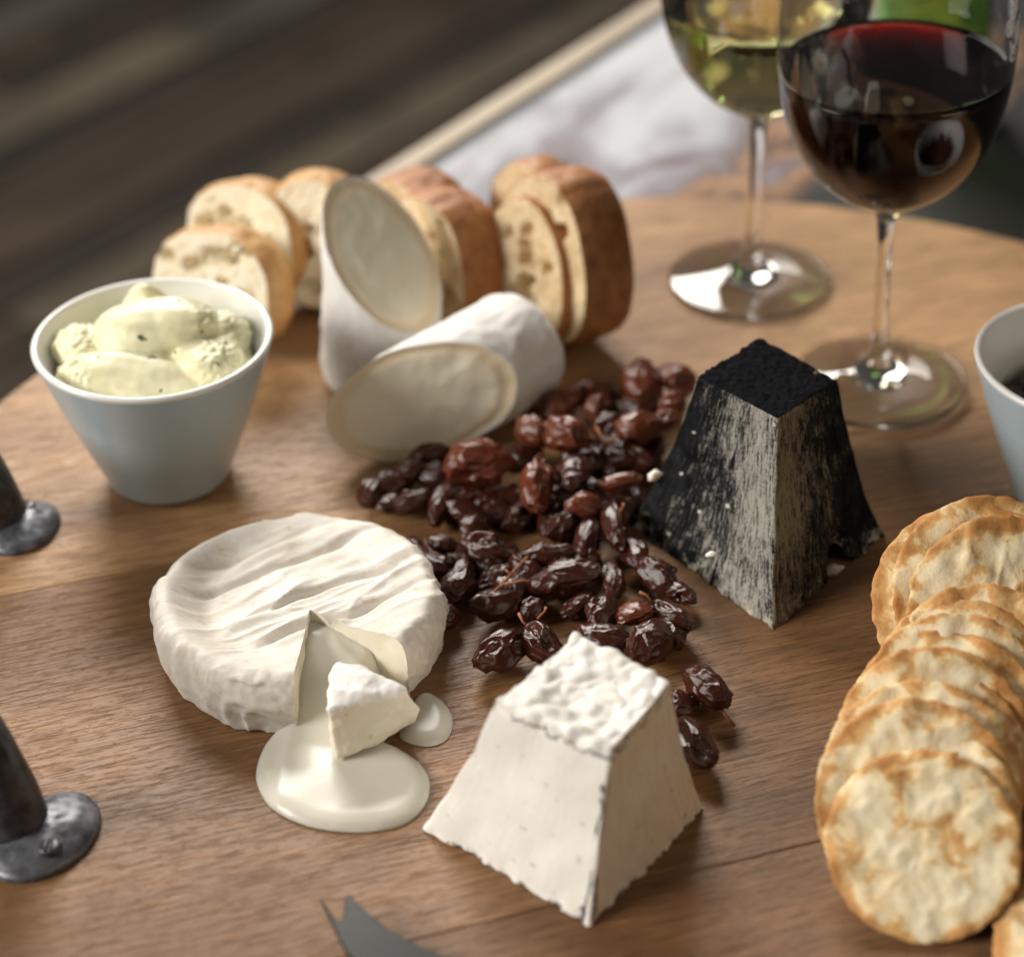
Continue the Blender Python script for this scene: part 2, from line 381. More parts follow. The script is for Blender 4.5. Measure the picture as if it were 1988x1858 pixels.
def mat_ash_side(name, lightu, warm, seed):
    """charcoal-dusted side: pale paste shows in upright streaks, mostly along the edge where u = lightu"""
    t = NT(name); tc = t.n('ShaderNodeTexCoord'); co = tc.outputs['Object']
    uvo = tc.outputs['UV']; uv = t.n('ShaderNodeSeparateXYZ', {'Vector': uvo}); u, v = uv.outputs[0], uv.outputs[1]
    st = t.noise(t.coord(vec=uvo, scale=(70, 9, 1), loc=(seed, seed, 0)), 1.0, 6, 0.72, 0.35)
    fine = t.noise(co, 900, 4, 0.7)
    reg = t.noise(t.coord(vec=uvo, scale=(6, 3, 1), loc=(seed * 2, 0, 0)), 1.0, 3, 0.6)
    du = t.math('ABSOLUTE', t.math('SUBTRACT', u, lightu))
    f = t.math('ADD', t.math('MULTIPLY', st, 0.75), t.math('MULTIPLY', fine, 0.35))
    f = t.math('ADD', f, t.math('MULTIPLY', t.math('SUBTRACT', reg, 0.5), 0.30))
    f = t.math('SUBTRACT', f, t.math('MULTIPLY', du, 0.27))
    f = t.math('ADD', f, t.math('MULTIPLY', t.ramp(v, [(0.45, 0.0), (0.95, 1.0)]), 0.035))
    pale = t.ramp(f, [(0.445, 0.0), (0.49, 0.35), (0.56, 0.85), (0.64, 1.0)])
    base = t.ramp(t.noise(co, 130, 4), [(0.35, (0.004, 0.004, 0.005)), (0.7, (0.024, 0.025, 0.028))])
    c = t.mix(pale, base, warm)
    # crumbly pale edge near the base
    lo = t.ramp(t.math('ADD', v, t.math('MULTIPLY', t.math('SUBTRACT', t.noise(t.coord(vec=uvo, scale=(9, 9, 1), loc=(seed, 3, 0)), 1.0, 3), 0.5), 0.4)), [(0.0, 1.0), (0.10, 0.0)])
    cr = t.ramp(t.noise(co, 190, 4, 0.6), [(0.50, 0.0), (0.58, 1.0)])
    c = t.mix(t.math('MULTIPLY', lo, cr), c, (0.60, 0.56, 0.46))
    chip = t.ramp(t.noise(t.coord(vec=uvo, scale=(11, 15, 1), loc=(seed * 5, 0, 0)), 1.0, 1, 0.3), [(0.775, 0.0), (0.79, 1.0)])
    c = t.mix(chip, c, (0.74, 0.71, 0.62))
    t.principled(c, 0.75, t.bump(t.math('ADD', t.math('MULTIPLY', st, 1.3), fine), 0.8, 0.0014), **{'Specular IOR Level': 0.12}); return t.m
M['ash_left'] = mat_ash_side('ash_side_left', 0.86, (0.50, 0.475, 0.41), 2.0)
M['ash_right'] = mat_ash_side('ash_side_right', 0.12, (0.40, 0.325, 0.22), 4.4)  # paste darker and warmer: shade and wood bounce put into its colour
def mat_ash_top():
    t = NT('charcoal_crust'); co = t.coord(); a = t.noise(co, 420, 5, 0.7); b = t.noise(co, 120, 3)
    c = t.ramp(a, [(0.3, (0.003, 0.003, 0.004)), (0.7, (0.012, 0.012, 0.015))])
    c = t.mix(t.ramp(b, [(0.76, 0.0), (0.80, 0.6)]), c, (0.30, 0.24, 0.12))
    t.principled(c, 0.9, t.bump(a, 0.9, 0.002), **{'Specular IOR Level': 0.06}); return t.m
M['ash_top'] = mat_ash_top()

def mat_floor(name, col, seed):
    t = NT(name); co = t.coord(loc=(seed, 0, 0)); a = t.noise(t.coord(vec=co, scale=(3, 30, 3)), 1.0, 4)
    b = t.noise(co, 5, 3)
    f = t.math('ADD', t.math('MULTIPLY', a, 0.5), t.math('MULTIPLY', b, 0.5))
    t.principled(t.ramp(f, [(0.3, tuple(x * 0.35 for x in col)), (0.7, tuple(x * 1.5 for x in col))]), 0.8, **{'Specular IOR Level': 0.2}); return t.m
FLOORM = [mat_floor('floor_wood_%s' % n, c, s) for n, c, s in (('dark', (0.0197, 0.0143, 0.0105), 0), ('brown', (0.034, 0.0231, 0.016), 2), ('grey', (0.0437, 0.0395, 0.0315), 4), ('tan', (0.063, 0.0512, 0.034), 6))]

# ================================================================== SETTING
FLOOR_Z, TABLE_Z = -0.76, -0.030
e0, e1 = at(1260, 0, TABLE_Z), at(710, 345, TABLE_Z)
EDGE = (e0 - e1).normalized()                        # along the table's far-left edge
INW = Vector((EDGE.y, -EDGE.x, 0))                   # into the table
if INW.y > 0 and INW.x < 0: INW = -INW
ea = math.atan2(EDGE.y, EDGE.x)

def box_bm(x0, x1, y0, y1, z0, z1, bev=0.0):
    bm = bmesh.new()
    bmesh.ops.create_cube(bm, size=1.0)
    for v in bm.verts:
        v.co = Vector((lerp(x0, x1, v.co.x + 0.5), lerp(y0, y1, v.co.y + 0.5), lerp(z0, z1, v.co.z + 0.5)))
    if bev: bmesh.ops.bevel(bm, geom=list(bm.edges), offset=bev, segments=2, affect='EDGES', profile=0.5)
    return bm

# floor of old planks, seen far out of focus
fl = bm_obj('floor', box_bm(-5, 5, -3, 6, FLOOR_Z - 0.06, FLOOR_Z - 0.028), FLOORM[0], smooth=False)
fl['kind'] = 'structure'
rf = random.Random(5)
fa = ea - math.radians(3)
fdir, fper = Vector((math.cos(fa), math.sin(fa), 0)), Vector((-math.sin(fa), math.cos(fa), 0))
org = at(500, 300, FLOOR_Z)
y = -1.5
pidx = 0
while y < 2.2:
    w = rf.choice((0.04, 0.06, 0.08, 0.11))
    x = -2.6 + rf.random() * 0.9
    while x < 2.6:
        L = rf.uniform(0.7, 1.6)
        bm = box_bm(x, x + L - 0.006, y, y + w - 0.006, -0.025, rf.uniform(-0.003, 0.0), 0.002)
        pl = bm_obj('plank', bm, FLOORM[rf.choices((0, 1, 2, 3), (6, 4, 3, 2.2))[0]], fl, smooth=False)
        pl.location = (org.x, org.y, FLOOR_Z); pl.rotation_euler = (0, 0, fa)
        x += L
    y += w

# table: worn painted top with a bare wooden edging strip
sgn = 1 if INW.dot(Vector((-math.sin(ea), math.cos(ea), 0))) > 0 else -1
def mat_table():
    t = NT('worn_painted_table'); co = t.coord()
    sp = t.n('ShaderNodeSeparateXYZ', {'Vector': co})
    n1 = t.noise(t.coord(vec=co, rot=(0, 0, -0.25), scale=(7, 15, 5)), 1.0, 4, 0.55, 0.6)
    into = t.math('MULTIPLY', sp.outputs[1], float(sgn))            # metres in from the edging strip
    f = t.math('ADD', t.math('MULTIPLY', t.math('SUBTRACT', n1, 0.5), 1.9), t.math('MULTIPLY', t.math('SUBTRACT', into, 0.142), 3.2))  # blotches run from pale through brown to black further in
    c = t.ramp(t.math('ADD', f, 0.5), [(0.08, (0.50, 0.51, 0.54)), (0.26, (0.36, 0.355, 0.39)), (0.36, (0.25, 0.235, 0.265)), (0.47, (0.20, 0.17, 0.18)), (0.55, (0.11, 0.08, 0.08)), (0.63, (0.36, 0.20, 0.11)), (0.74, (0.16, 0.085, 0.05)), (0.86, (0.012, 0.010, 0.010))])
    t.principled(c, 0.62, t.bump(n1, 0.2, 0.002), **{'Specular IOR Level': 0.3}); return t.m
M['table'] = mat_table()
def mat_strip():
    t = NT('bare_wood_strip'); a = t.noise(t.coord(scale=(8, 60, 60)), 1.0, 4)
    t.principled(t.ramp(a, [(0.3, (0.36, 0.29, 0.21)), (0.7, (0.50, 0.42, 0.32))]), 0.6); return t.m
M['strip'] = mat_strip()
M['table_leg'] = mat_simple('dark_table_leg', (0.05, 0.04, 0.035), 0.6)
M['gap'] = mat_simple('dark_blue_band', (0.075, 0.095, 0.12), 0.5)
tb = thing('table', 'worn white painted table with pale wood edging under the round board', 'table', (e1.x, e1.y, FLOOR_Z))
tb.rotation_euler = (0, 0, ea)
def ty(a, b): return (a * sgn, b * sgn) if sgn > 0 else (b * sgn, a * sgn)
dz = TABLE_Z - FLOOR_Z
wst = 0.0165
def tpart(name, x0, x1, a, b, z0, z1, mat, bev=0.002):
    y0, y1 = ty(a, b)
    return bm_obj(name, box_bm(x0, x1, y0, y1, z0, z1, bev), mat, tb, smooth=False)
tpart('edging_strip', -1.1, 1.3, 0.0, wst, dz - 0.040, dz, M['strip'])
tpart('dark_band', -1.1, 1.3, wst + 0.0005, wst + 0.008, dz - 0.038, dz - 0.0035, M['gap'], 0.0005)  # dark strip between edging and tabletop
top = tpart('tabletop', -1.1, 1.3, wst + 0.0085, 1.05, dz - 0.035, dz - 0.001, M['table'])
for sx in (-1.0, 1.2):
    for sy in (0.08, 0.98):
        y0, y1 = ty(sy - 0.035, sy + 0.035)
        bm_obj('leg', box_bm(sx - 0.035, sx + 0.035, y0, y1, 0.0, dz - 0.0355, 0.003), M['table_leg'], tb, smooth=False)

# ------------------------------------------------------------------ round board
bc = at(1310, 1395); BC = Vector((bc.x, bc.y, 0))
def circle_from(p, q, r):
    a = np.array([[2 * (q.x - p.x), 2 * (q.y - p.y)], [2 * (r.x - p.x), 2 * (r.y - p.y)]])
    b = np.array([q.x ** 2 + q.y ** 2 - p.x ** 2 - p.y ** 2, r.x ** 2 + r.y ** 2 - p.x ** 2 - p.y ** 2])
    s = np.linalg.solve(a, b); return Vector((s[0], s[1], 0))
pa, pb, pc = at(-10, 790), at(1330, 384), at(1988, 472)
BC = circle_from(pa, pb, pc); BR = (pa - BC).length
print('board centre', tuple(round(x, 3) for x in BC), 'radius', round(BR, 3))
board = thing('serving_board', 'large round brown wooden serving board made of three wide planks', 'board', (BC.x, BC.y, TABLE_Z))
gd = Vector((math.cos(GA), math.sin(GA), 0)); gp = Vector((-gd.y, gd.x, 0))
s1 = (at(185, 1122) - BC).dot(gp); s2 = (at(1120, 1746) - BC).dot(gp)
cuts = [-BR * 1.01, s2, s1, BR * 1.01]
def plank_slab(lo, hi, mat):
    lo, hi = max(lo + 0.00012, -BR + 1e-4), min(hi - 0.00012, BR - 1e-4)
    pts = []
    def chord(v): return math.sqrt(max(0, BR * BR - v * v))
    n = 90
    a_lo, a_hi = math.asin(lo / BR), math.asin(hi / BR)
    for k in range(n + 1):
        a = lerp(a_lo, a_hi, k / n); pts.append((BR * math.cos(a), BR * math.sin(a)))
    for k in range(n + 1):
        a = lerp(a_hi, a_lo, k / n); pts.append((-BR * math.cos(a), BR * math.sin(a)))
    bm = bmesh.new()
    def ring(z, inset):
        out = []
        for u, v in pts:
            u2 = u - inset * (1 if u > 0 else -1) ; v2 = min(max(v, lo + inset), hi - inset)
            p = gd * u2 + gp * v2; out.append(bm.verts.new((p.x, p.y, z)))
        return out
    T = -TABLE_Z
    bev = 0.00035
    r = [ring(0.0, bev), ring(bev, 0), ring(T - 0.003, 0), ring(T - bev, 0.0), ring(T, bev)]
    for a, b in zip(r, r[1:]):
        for k in range(len(pts)):
            k2 = (k + 1) % len(pts)
            bm.faces.new((a[k], a[k2], b[k2], b[k]))
    bm.faces.new(r[-1]); bm.faces.new(list(reversed(r[0])))
    bmesh.ops.recalc_face_normals(bm, faces=bm.faces)
    return bm_obj('plank', bm, mat, board, smooth=False)
plank_slab(cuts[2], cuts[3], M['plank_back'])
plank_slab(cuts[1], cuts[2], M['plank_mid'])
plank_slab(cuts[0], cuts[1], M['plank_front'])

# iron bow handle screwed to the board
T = -TABLE_Z
off = Vector((BC.x, BC.y, TABLE_Z))
f1, f2 = at(88, 1628), at(48, 1030)
def loc(p): return Vector(p) - off
def foot(p, rx, ry, rot):
    prof = smooth_profile([(0.0, 0.0075), (0.35, 0.0068), (0.75, 0.0045), (0.95, 0.0026), (1.0, 0.0012), (1.0, 0.0)], 40)
    bm = lathe(prof, 64)
    for v in bm.verts:
        x, yv = v.co.x * rx, v.co.y * ry
        v.co.x, v.co.y = x * math.cos(rot) - yv * math.sin(rot), x * math.sin(rot) + yv * math.cos(rot)
        d = 0.0005 * fbm((v.co.x * 120, v.co.y * 120, 3)); v.co.z += d * (1 if v.co.z > 0.001 else 0)
        v.co += loc(p)
    return bm
A1, A2 = f1 + Vector((-0.010, 0.004, 0.0)), f2 + Vector((-0.010, 0.004, 0.0))
path = [A1 + Vector((0, 0, 0.002)), A1 + Vector((-0.001, 0.001, 0.018)), A1 + Vector((-0.004, 0.002, 0.034)), A1 + Vector((-0.011, 0.006, 0.048)), A1 + Vector((-0.022, 0.018, 0.057)),
        A1.lerp(A2, 0.3) + Vector((-0.034, 0, 0.061)), A1.lerp(A2, 0.7) + Vector((-0.034, 0, 0.061)),
        A2 + Vector((-0.022, -0.018, 0.057)), A2 + Vector((-0.011, -0.006, 0.048)), A2 + Vector((-0.004, -0.002, 0.034)), A2 + Vector((-0.001, -0.001, 0.018)), A2 + Vector((0, 0, 0.002))]
sp = []
for i in range(len(path) - 1):
    p0, p1, p2, p3 = path[max(i - 1, 0)], path[i], path[i + 1], path[min(i + 2, len(path) - 1)]
    for t in (0, .25, .5, .75):
        sp.append(0.5 * (2 * p1 + (p2 - p0) * t + (2 * p0 - 5 * p1 + 4 * p2 - p3) * t * t + (3 * p1 - p0 - 3 * p2 + p3) * t ** 3))
sp.append(path[-1])
n = len(sp)
rad = [0.0085 + 0.0035 * max(0, 1 - min(i, n - 1 - i) / 7.0) for i in range(n)]
handle = bm_obj('handle', tube([loc(p) for p in sp], rad, 20), M['iron'], board)
handle['label'] = 'black iron bow handle'
bm_obj('foot_plate', foot(f1, 0.0165, 0.0225, -0.5), M['sheen_iron'], handle)
bm_obj('foot_plate', foot(f2, 0.0135, 0.0185, -0.3), M['sheen_iron'], handle)
def screw(p, r=0.0042):
    bm = lathe(smooth_profile([(0, 0.0012), (0.5 * r, 0.0011), (0.85 * r, 0.0006), (r, -0.001)], 12), 24)
    for v in bm.verts:
        if abs(v.co.x) < 0.0006 and v.co.z > 0.0008: v.co.z -= 0.0009
        v.co += loc(p)
    return bm
bm_obj('screw', screw(f2 + Vector((0.000, 0.008, 0.0066))), M['iron'], handle)
bm_obj('screw', screw(f1 + Vector((0.004, -0.010, 0.0060))), M['iron'], handle)

# ================================================================== GLASSES
def bowl_outer():
    return smooth_profile([(r_ if r_ < 0.005 else r_ * 0.965, z_) for r_, z_ in [(0.0042, 0.083), (0.0075, 0.0885), (0.0165, 0.0935), (0.0275, 0.1010), (0.0375, 0.1125), (0.0445, 0.1265), (0.0485, 0.1430), (0.0500, 0.1600), (0.0492, 0.1780), (0.0462, 0.2010), (0.0420, 0.2250)]], 66)
def bowl_inner():
    return smooth_profile([(r_ * 0.965, z_) for r_, z_ in [(0.0, 0.0925), (0.0080, 0.0935), (0.0160, 0.0963), (0.0268, 0.1032), (0.0364, 0.1140), (0.0434, 0.1275), (0.0475, 0.1435), (0.0490, 0.1600), (0.0482, 0.1780), (0.0453, 0.2010), (0.0412, 0.2250)]], 66)
def wine_glass(label, base, tilt=(0, 0, 0)):
    g = thing('wine_glass', label, 'wine glass', base, 'stemmed wine glasses on the board')
    g.rotation_euler = tilt
    rim = [(0.0403, 0.2256), (0.0400, 0.2256)]
    bowl = bm_obj('bowl', lathe(bowl_outer() + rim + list(reversed(bowl_inner())), 128), M['glass'], g)
    stem = bm_obj('stem', lathe(smooth_profile([(0.0058, 0.0145), (0.0042, 0.0190), (0.0034, 0.027), (0.0031, 0.040), (0.0031, 0.060), (0.0034, 0.074), (0.0042, 0.083)], 40), 48), M['glass'], g)
    foot_pts = smooth_profile([(0.0387, 0.0010), (0.0389, 0.0016), (0.0383, 0.0028), (0.034, 0.0034), (0.024, 0.0052), (0.015, 0.0078), (0.0092, 0.0108), (0.0058, 0.0145)], 56)
    under = smooth_profile([(0.0, 0.0022), (0.015, 0.0018), (0.030, 0.0009), (0.0355, 0.0003), (0.0380, 0.0003), (0.0387, 0.0010)], 40)
    ft = bm_obj('foot', lathe(under + foot_pts[1:], 128), M['glass'], g)
    for o in (bowl, stem, ft):
        bm = bmesh.new(); bm.from_mesh(o.data)
        bm.to_mesh(o.data); bm.free()
    return g
def liquid(name, label, glass, level, mat):
    prof = [(r + 0.00035 if r > 0.001 else r, z - 0.00035) for r, z in bowl_inner() if z < level - 0.0015]
    rl = np.interp(level, [z for _, z in bowl_inner()], [r for r, _ in bowl_inner()])
    prof += [(rl + 0.0003, level), (rl - 0.0004, level + 0.0001), (rl - 0.0012, level - 0.0005), (rl - 0.0028, level - 0.0009), (rl - 0.006, level - 0.0010), (rl * 0.5, level - 0.0010), (0.0, level - 0.0010)]
    o = bm_obj(name, lathe(prof, 128), mat)
    o.location = glass.location; o.rotation_euler = glass.rotation_euler
    return tag(o, label, 'wine')
gw = at(1456, 549)
white_glass = wine_glass('stemmed glass half full of pale yellow-green white wine', (gw.x, gw.y, 0.0002))
gr = at(1704, 750)
red_glass = wine_glass('stemmed glass half full of dark red wine with a white printed emblem', (gr.x, gr.y, 0.0014), (0, math.radians(-2.2), 0))
liquid('white_wine', 'pale yellow-green white wine inside its glass', white_glass, 0.1440, M['white_wine'])
liquid('red_wine', 'dark red wine inside its glass', red_glass, 0.1530, M['red_wine'])

# the white printed emblem on the right of the red wine's bowl: scrolls and a crown of small leaves
def emblem(glass):
    prof = bowl_outer()
    zs = [z for _, z in prof]; rs = [r for r, _ in prof]
    bm = bmesh.new()
    def stroke(pts, w0, w1):
        n = len(pts); prev = None
        for i, (a, z) in enumerate(pts):
            w = lerp(w0, w1, abs(2 * i / (n - 1) - 1))
            (a1, z1), (a0, z0) = pts[min(i + 1, n - 1)], pts[max(i - 1, 0)]
            da, dzz = (a1 - a0) * 0.049, z1 - z0
            L = math.hypot(da, dzz) or 1
            na, nzv = -dzz / L, da / L
            cur = []
            for s in (-1, 1):
                aa, zz = a + s * w * na / 0.049, z + s * w * nzv
                r = np.interp(zz, zs, rs) + 0.00012
                cur.append(bm.verts.new((r * math.cos(aa), r * math.sin(aa), zz)))
            if prev: bm.faces.new((prev[0], prev[1], cur[1], cur[0]))
            prev = cur
    def scroll(ca, cz, r0, turns, flip):
        pts = []
        for k in range(26):
            t = k / 25; ang = flip * turns * 2 * math.pi * t; r = r0 * (1 - 0.8 * t)
            pts.append((ca + r * math.cos(ang) / 0.049, cz + r * math.sin(ang)))
        stroke(pts, 0.0009, 0.0004)
    base = math.radians(-28)
    for k, (da, zc) in enumerate(((0, 0.166), (0.14, 0.172), (-0.10, 0.178), (0.10, 0.184), (0.0, 0.192), (0.13, 0.199), (-0.07, 0.204))):
        scroll(base + da, zc, 0.0042, 1.3, 1 if k % 2 else -1)
        scroll(base + da + 0.11, zc + 0.003, 0.0030, 1.1, -1 if k % 2 else 1)
    for k in range(9):
        z0 = 0.166 + 0.0045 * k; a0 = base + 0.06 * math.sin(k * 2.1)
        stroke([(a0 + 0.09 * t * (1 if k % 2 else -1), z0 + 0.006 * t * t) for t in np.linspace(0, 1, 8)], 0.0014, 0.0003)
    return bm_obj('printed_emblem', bm, M['print'], glass)
emblem(red_glass)

# green bottle behind the red wine
bt = at(1808, 226, TABLE_Z)
bot = thing('wine_bottle', 'green glass wine bottle standing behind the red wine glass', 'bottle', (bt.x, bt.y, TABLE_Z))
bot_prof = smooth_profile([(0.0, 0.012), (0.018, 0.008), (0.030, 0.001), (0.0345, 0.0), (0.0375, 0.003), (0.0385, 0.010), (0.0387, 0.06), (0.0387, 0.13), (0.0380, 0.175), (0.032, 0.205), (0.021, 0.228), (0.0150, 0.245), (0.0140, 0.27), (0.0138, 0.300)], 90)
inn = [(max(0, r - 0.0028), z + (0.004 if z < 0.02 else 0)) for r, z in bot_prof]
bm_obj('body', lathe(bot_prof + list(reversed(inn)), 96), M['bottle'], bot)
bm_obj('lip', lathe(smooth_profile([(0.0140, 0.292), (0.0158, 0.293), (0.0160, 0.300), (0.0150, 0.304), (0.0112, 0.3045), (0.0110, 0.298)], 24), 64), M['bottle'], bot)

# ================================================================== POTS
def pot(label, base, z_rim=0.0680, r_rim=0.0490):
    p = thing('ceramic_pot', label, 'pot', base, 'small ceramic pots on the board')
    outer = smooth_profile([(0.0, 0.0006), (0.020, 0.0004), (0.0238, 0.0008), (0.0262, 0.0030), (0.0288, 0.0100), (0.0364, 0.0300), (0.0438, 0.0510), (r_rim - 0.0004, z_rim - 0.0022)], 60)
    lip = smooth_profile([(r_rim - 0.0004, z_rim - 0.0022), (r_rim, z_rim - 0.0008), (r_rim - 0.0006, z_rim), (r_rim - 0.0018, z_rim + 0.0002), (r_rim - 0.0030, z_rim - 0.0005), (r_rim - 0.0034, z_rim - 0.0020)], 30)
    inner = smooth_profile([(r_rim - 0.0034, z_rim - 0.0020), (0.0404, 0.0510), (0.0330, 0.0300), (0.0252, 0.0110), (0.018, 0.0050), (0.0, 0.0040)], 50)
    bm_obj('body', lathe(outer, 128), M['ceramic'], p)
    bm_obj('rim', lathe(lip, 128), M['ceramic_lip'], p)
    bm_obj('inside', lathe(inner, 128), M['ceramic_lip'], p)
    return p
pb_ = at(330, 920); pot_cheese = pot('pale blue-grey conical pot filled with herbed soft cheese', (pb_.x, pb_.y, 0))
rimc = at(2137, 690, 0.069); pot_ch = pot('pale blue-grey conical pot holding dark raisin chutney beside the crackers', (rimc.x, rimc.y, 0))

def remeshed(bm, voxel, name):
    me = bpy.data.meshes.new(name + '_raw'); bm.to_mesh(me); bm.free()
    o = bpy.data.objects.new(name + '_raw', me); C.objects.link(o)
    md = o.modifiers.new('remesh', 'REMESH'); md.mode = 'VOXEL'; md.voxel_size = voxel; md.use_smooth_shade = True
    dg = bpy.context.evaluated_depsgraph_get()
    me2 = bpy.data.meshes.new_from_object(o.evaluated_get(dg))
    bpy.data.objects.remove(o)
    b = bmesh.new(); b.from_mesh(me2); bpy.data.meshes.remove(me2)
    return b
def ell(bm, c, r, rot=(0, 0, 0), sub=4):
    g = bmesh.ops.create_icosphere(bm, subdivisions=sub, radius=1.0)
    m = Matrix.Translation(Vector(c)) @ (Quaternion((0, 0, 1), rot[2]) @ Quaternion((0, 1, 0), rot[1]) @ Quaternion((1, 0, 0), rot[0])).to_matrix().to_4x4() @ Matrix.Diagonal((*r, 1))
    bmesh.ops.transform(bm, matrix=m, verts=g['verts'])
def soft_cheese():
    bm = bmesh.new()
    ell(bm, (0, 0, 0.052), (0.0405, 0.0405, 0.0085))
    ell(bm, (0.000, 0.004, 0.068), (0.0255, 0.0165, 0.0125), (0.12, -0.10, 0.10))     # the scoop on top
    ell(bm, (0.010, 0.004, 0.071), (0.0165, 0.0150, 0.0105), (0.10, 0.05, 0.2))
    ell(bm, (-0.004, -0.019, 0.0580), (0.0330, 0.0150, 0.0095), (0.15, 0.06, -0.05))   # front fold
    ell(bm, (0.023, -0.010, 0.0600), (0.0150, 0.0165, 0.0100), (0, 0.2, 0.5))
    ell(bm, (-0.030, 0.002, 0.0610), (0.0105, 0.0140, 0.0090), (0, 0, 0.4))
    ell(bm, (-0.006, 0.024, 0.066), (0.0100, 0.0070, 0.0140), (0.2, 0.1, 0))
    ell(bm, (0.026, 0.014, 0.058), (0.012, 0.014, 0.009))
    b = remeshed(bm, 0.0008, 'soft')
    for _ in range(1): bmesh.ops.smooth_vert(b, verts=b.verts, factor=0.5, use_axis_x=True, use_axis_y=True, use_axis_z=True)
    b.normal_update()
    for v in b.verts:
        p = v.co
        d = 0.0016 * nz(p.x * 28, p.y * 85, p.z * 95) + 0.0009 * nz(p.x * 60 + 3, p.y * 190, p.z * 210) + 0.0002 * nz(p.x * 260, p.y * 260, p.z * 260)
        rough = sstep(0.016, 0.028, p.x) + sstep(-0.018, -0.028, p.x)
        d += rough * 0.0024 * abs(nz(p.x * 330 + 4, p.y * 330, p.z * 330))
        v.co += v.normal * d
        r = math.hypot(v.co.x, v.co.y); lim = 0.0175 + 0.405 * v.co.z
        if r > lim and v.co.z < 0.066:
            v.co.x *= lim / r; v.co.y *= lim / r
    return b
sc = bm_obj('soft_cheese', soft_cheese(), M['soft'])
sc.location = pot_cheese.location
tag(sc, 'creamy pale yellow soft cheese with herb flecks scooped into the pot', 'cheese')

# ================================================================== PYRAMID CHEESES
def frustum(bL, bF, bR, tc_px, tops, n=84):
    """base corners L, F, R (pixels on the board), top corners L, B, R, F (pixels): returns base quad, top quad"""
    L, F, Rr = at(*bL), at(*bF), at(*bR); B = L + Rr - F
    cen = (L + F + Rr + B) / 4
    best = None
    for k in range(200):
        z = 0.03 + 0.0005 * k
        d = cen + Vector((0, 0, z)) - CAM
        px = (W / 2 + FOC * d.dot(RGT) / d.dot(FWD), H / 2 - FOC * d.dot(UPV) / d.dot(FWD))
        e = abs(px[1] - tc_px[1])
        if best is None or e < best[0]: best = (e, z)
    z = best[1]
    top = [at(x, y, z) for x, y in tops]
    print('pyramid height', round(z, 4), 'base edge', round((F - L).length, 4), round((Rr - F).length, 4), 'top', [round((top[i] - top[(i + 1) % 4]).length, 4) for i in range(4)])
    return (L, B, Rr, F), top, z
def pyramid(quad, top, z, flare, sm, disp, n=84):
    """five displaced faces on one shared vertex set; returns dict face -> (verts, faces, uvs)"""
    base = [Vector(p) for p in quad]
    bm = bmesh.new()
    key = {}
    def pos(a, b, h):
        p0 = base[0].lerp(base[1], a).lerp(base[3].lerp(base[2], a), b)
        p1 = top[0].lerp(top[1], a).lerp(top[3].lerp(top[2], a), b)
        hh = h + flare * math.sin(math.pi * h)           # concave sides flare towards the base
        p = p0.lerp(p1, hh); p.z = z * h
        return p
    def vert(i, j, k):
        if (i, j, k) not in key: key[(i, j, k)] = bm.verts.new(pos(i / n, j / n, k / n))
        return key[(i, j, k)]
    # a: L->B, b: L->F ; sides: left = between L and F (a = 0), right = between F and R (b = 1)
    fid = bm.faces.layers.int.new('fid')
    for i in range(n):
        for j in range(n):
            for nm, q in ((0, [(0, i, j), (0, i + 1, j), (0, i + 1, j + 1), (0, i, j + 1)]),
                          (1, [(i, n, j), (i + 1, n, j), (i + 1, n, j + 1), (i, n, j + 1)]),
                          (2, [(i, j, n), (i, j + 1, n), (i + 1, j + 1, n), (i + 1, j, n)]),
                          (3, [(n, i + 1, j), (n, i, j), (n, i, j + 1), (n, i + 1, j + 1)]),
                          (4, [(i + 1, 0, j), (i, 0, j), (i, 0, j + 1), (i + 1, 0, j + 1)])):
                f = bm.faces.new([vert(*c) for c in q]); f[fid] = nm
    bmesh.ops.recalc_face_normals(bm, faces=bm.faces)
    rev = {v: k for k, v in key.items()}
    for _ in range(sm):
        bmesh.ops.smooth_vert(bm, verts=[v for v in bm.verts if rev[v][2] > 0], factor=0.5, use_axis_x=True, use_axis_y=True, use_axis_z=True)
    bm.normal_update()
    moves = []
    for v in bm.verts:
        i, j, k = rev[v]
        moves.append((v, disp(v.co, i / n, j / n, k / n)))
    for v, d in moves:
        if isinstance(d, tuple): v.co += v.normal * d[0] + Vector(d[1])
        else: v.co += v.normal * d
        v.co.z = max(v.co.z, 0.0003)
    bm.normal_update()
    out = {}
    for nm in range(5):
        idx, vs, uv, fs, nrm = {}, [], [], [], []
        for f in bm.faces:
            if f[fid] != nm: continue
            q = []
            for v in f.verts:
                if v not in idx:
                    idx[v] = len(vs); vs.append(v.co.copy()); nrm.append(v.normal.copy()); i, j, k = rev[v]
                    uv.append({0: (j / n, k / n), 1: (i / n, k / n), 2: (i / n, j / n), 3: (j / n, k / n), 4: (i / n, k / n)}[nm])
                q.append(idx[v])
            fs.append(q)
        out[nm] = (vs, fs, uv, nrm)
    bm.free(); return out
def pyr_part(name, d, mat, parent):
    vs, fs, uv, nrm = d
    o = mesh_obj(name, [v - parent.location for v in vs], fs, mat, parent, True, None, uv)
    o.data.normals_split_custom_set_from_vertices([tuple(x) for x in nrm])
    return o

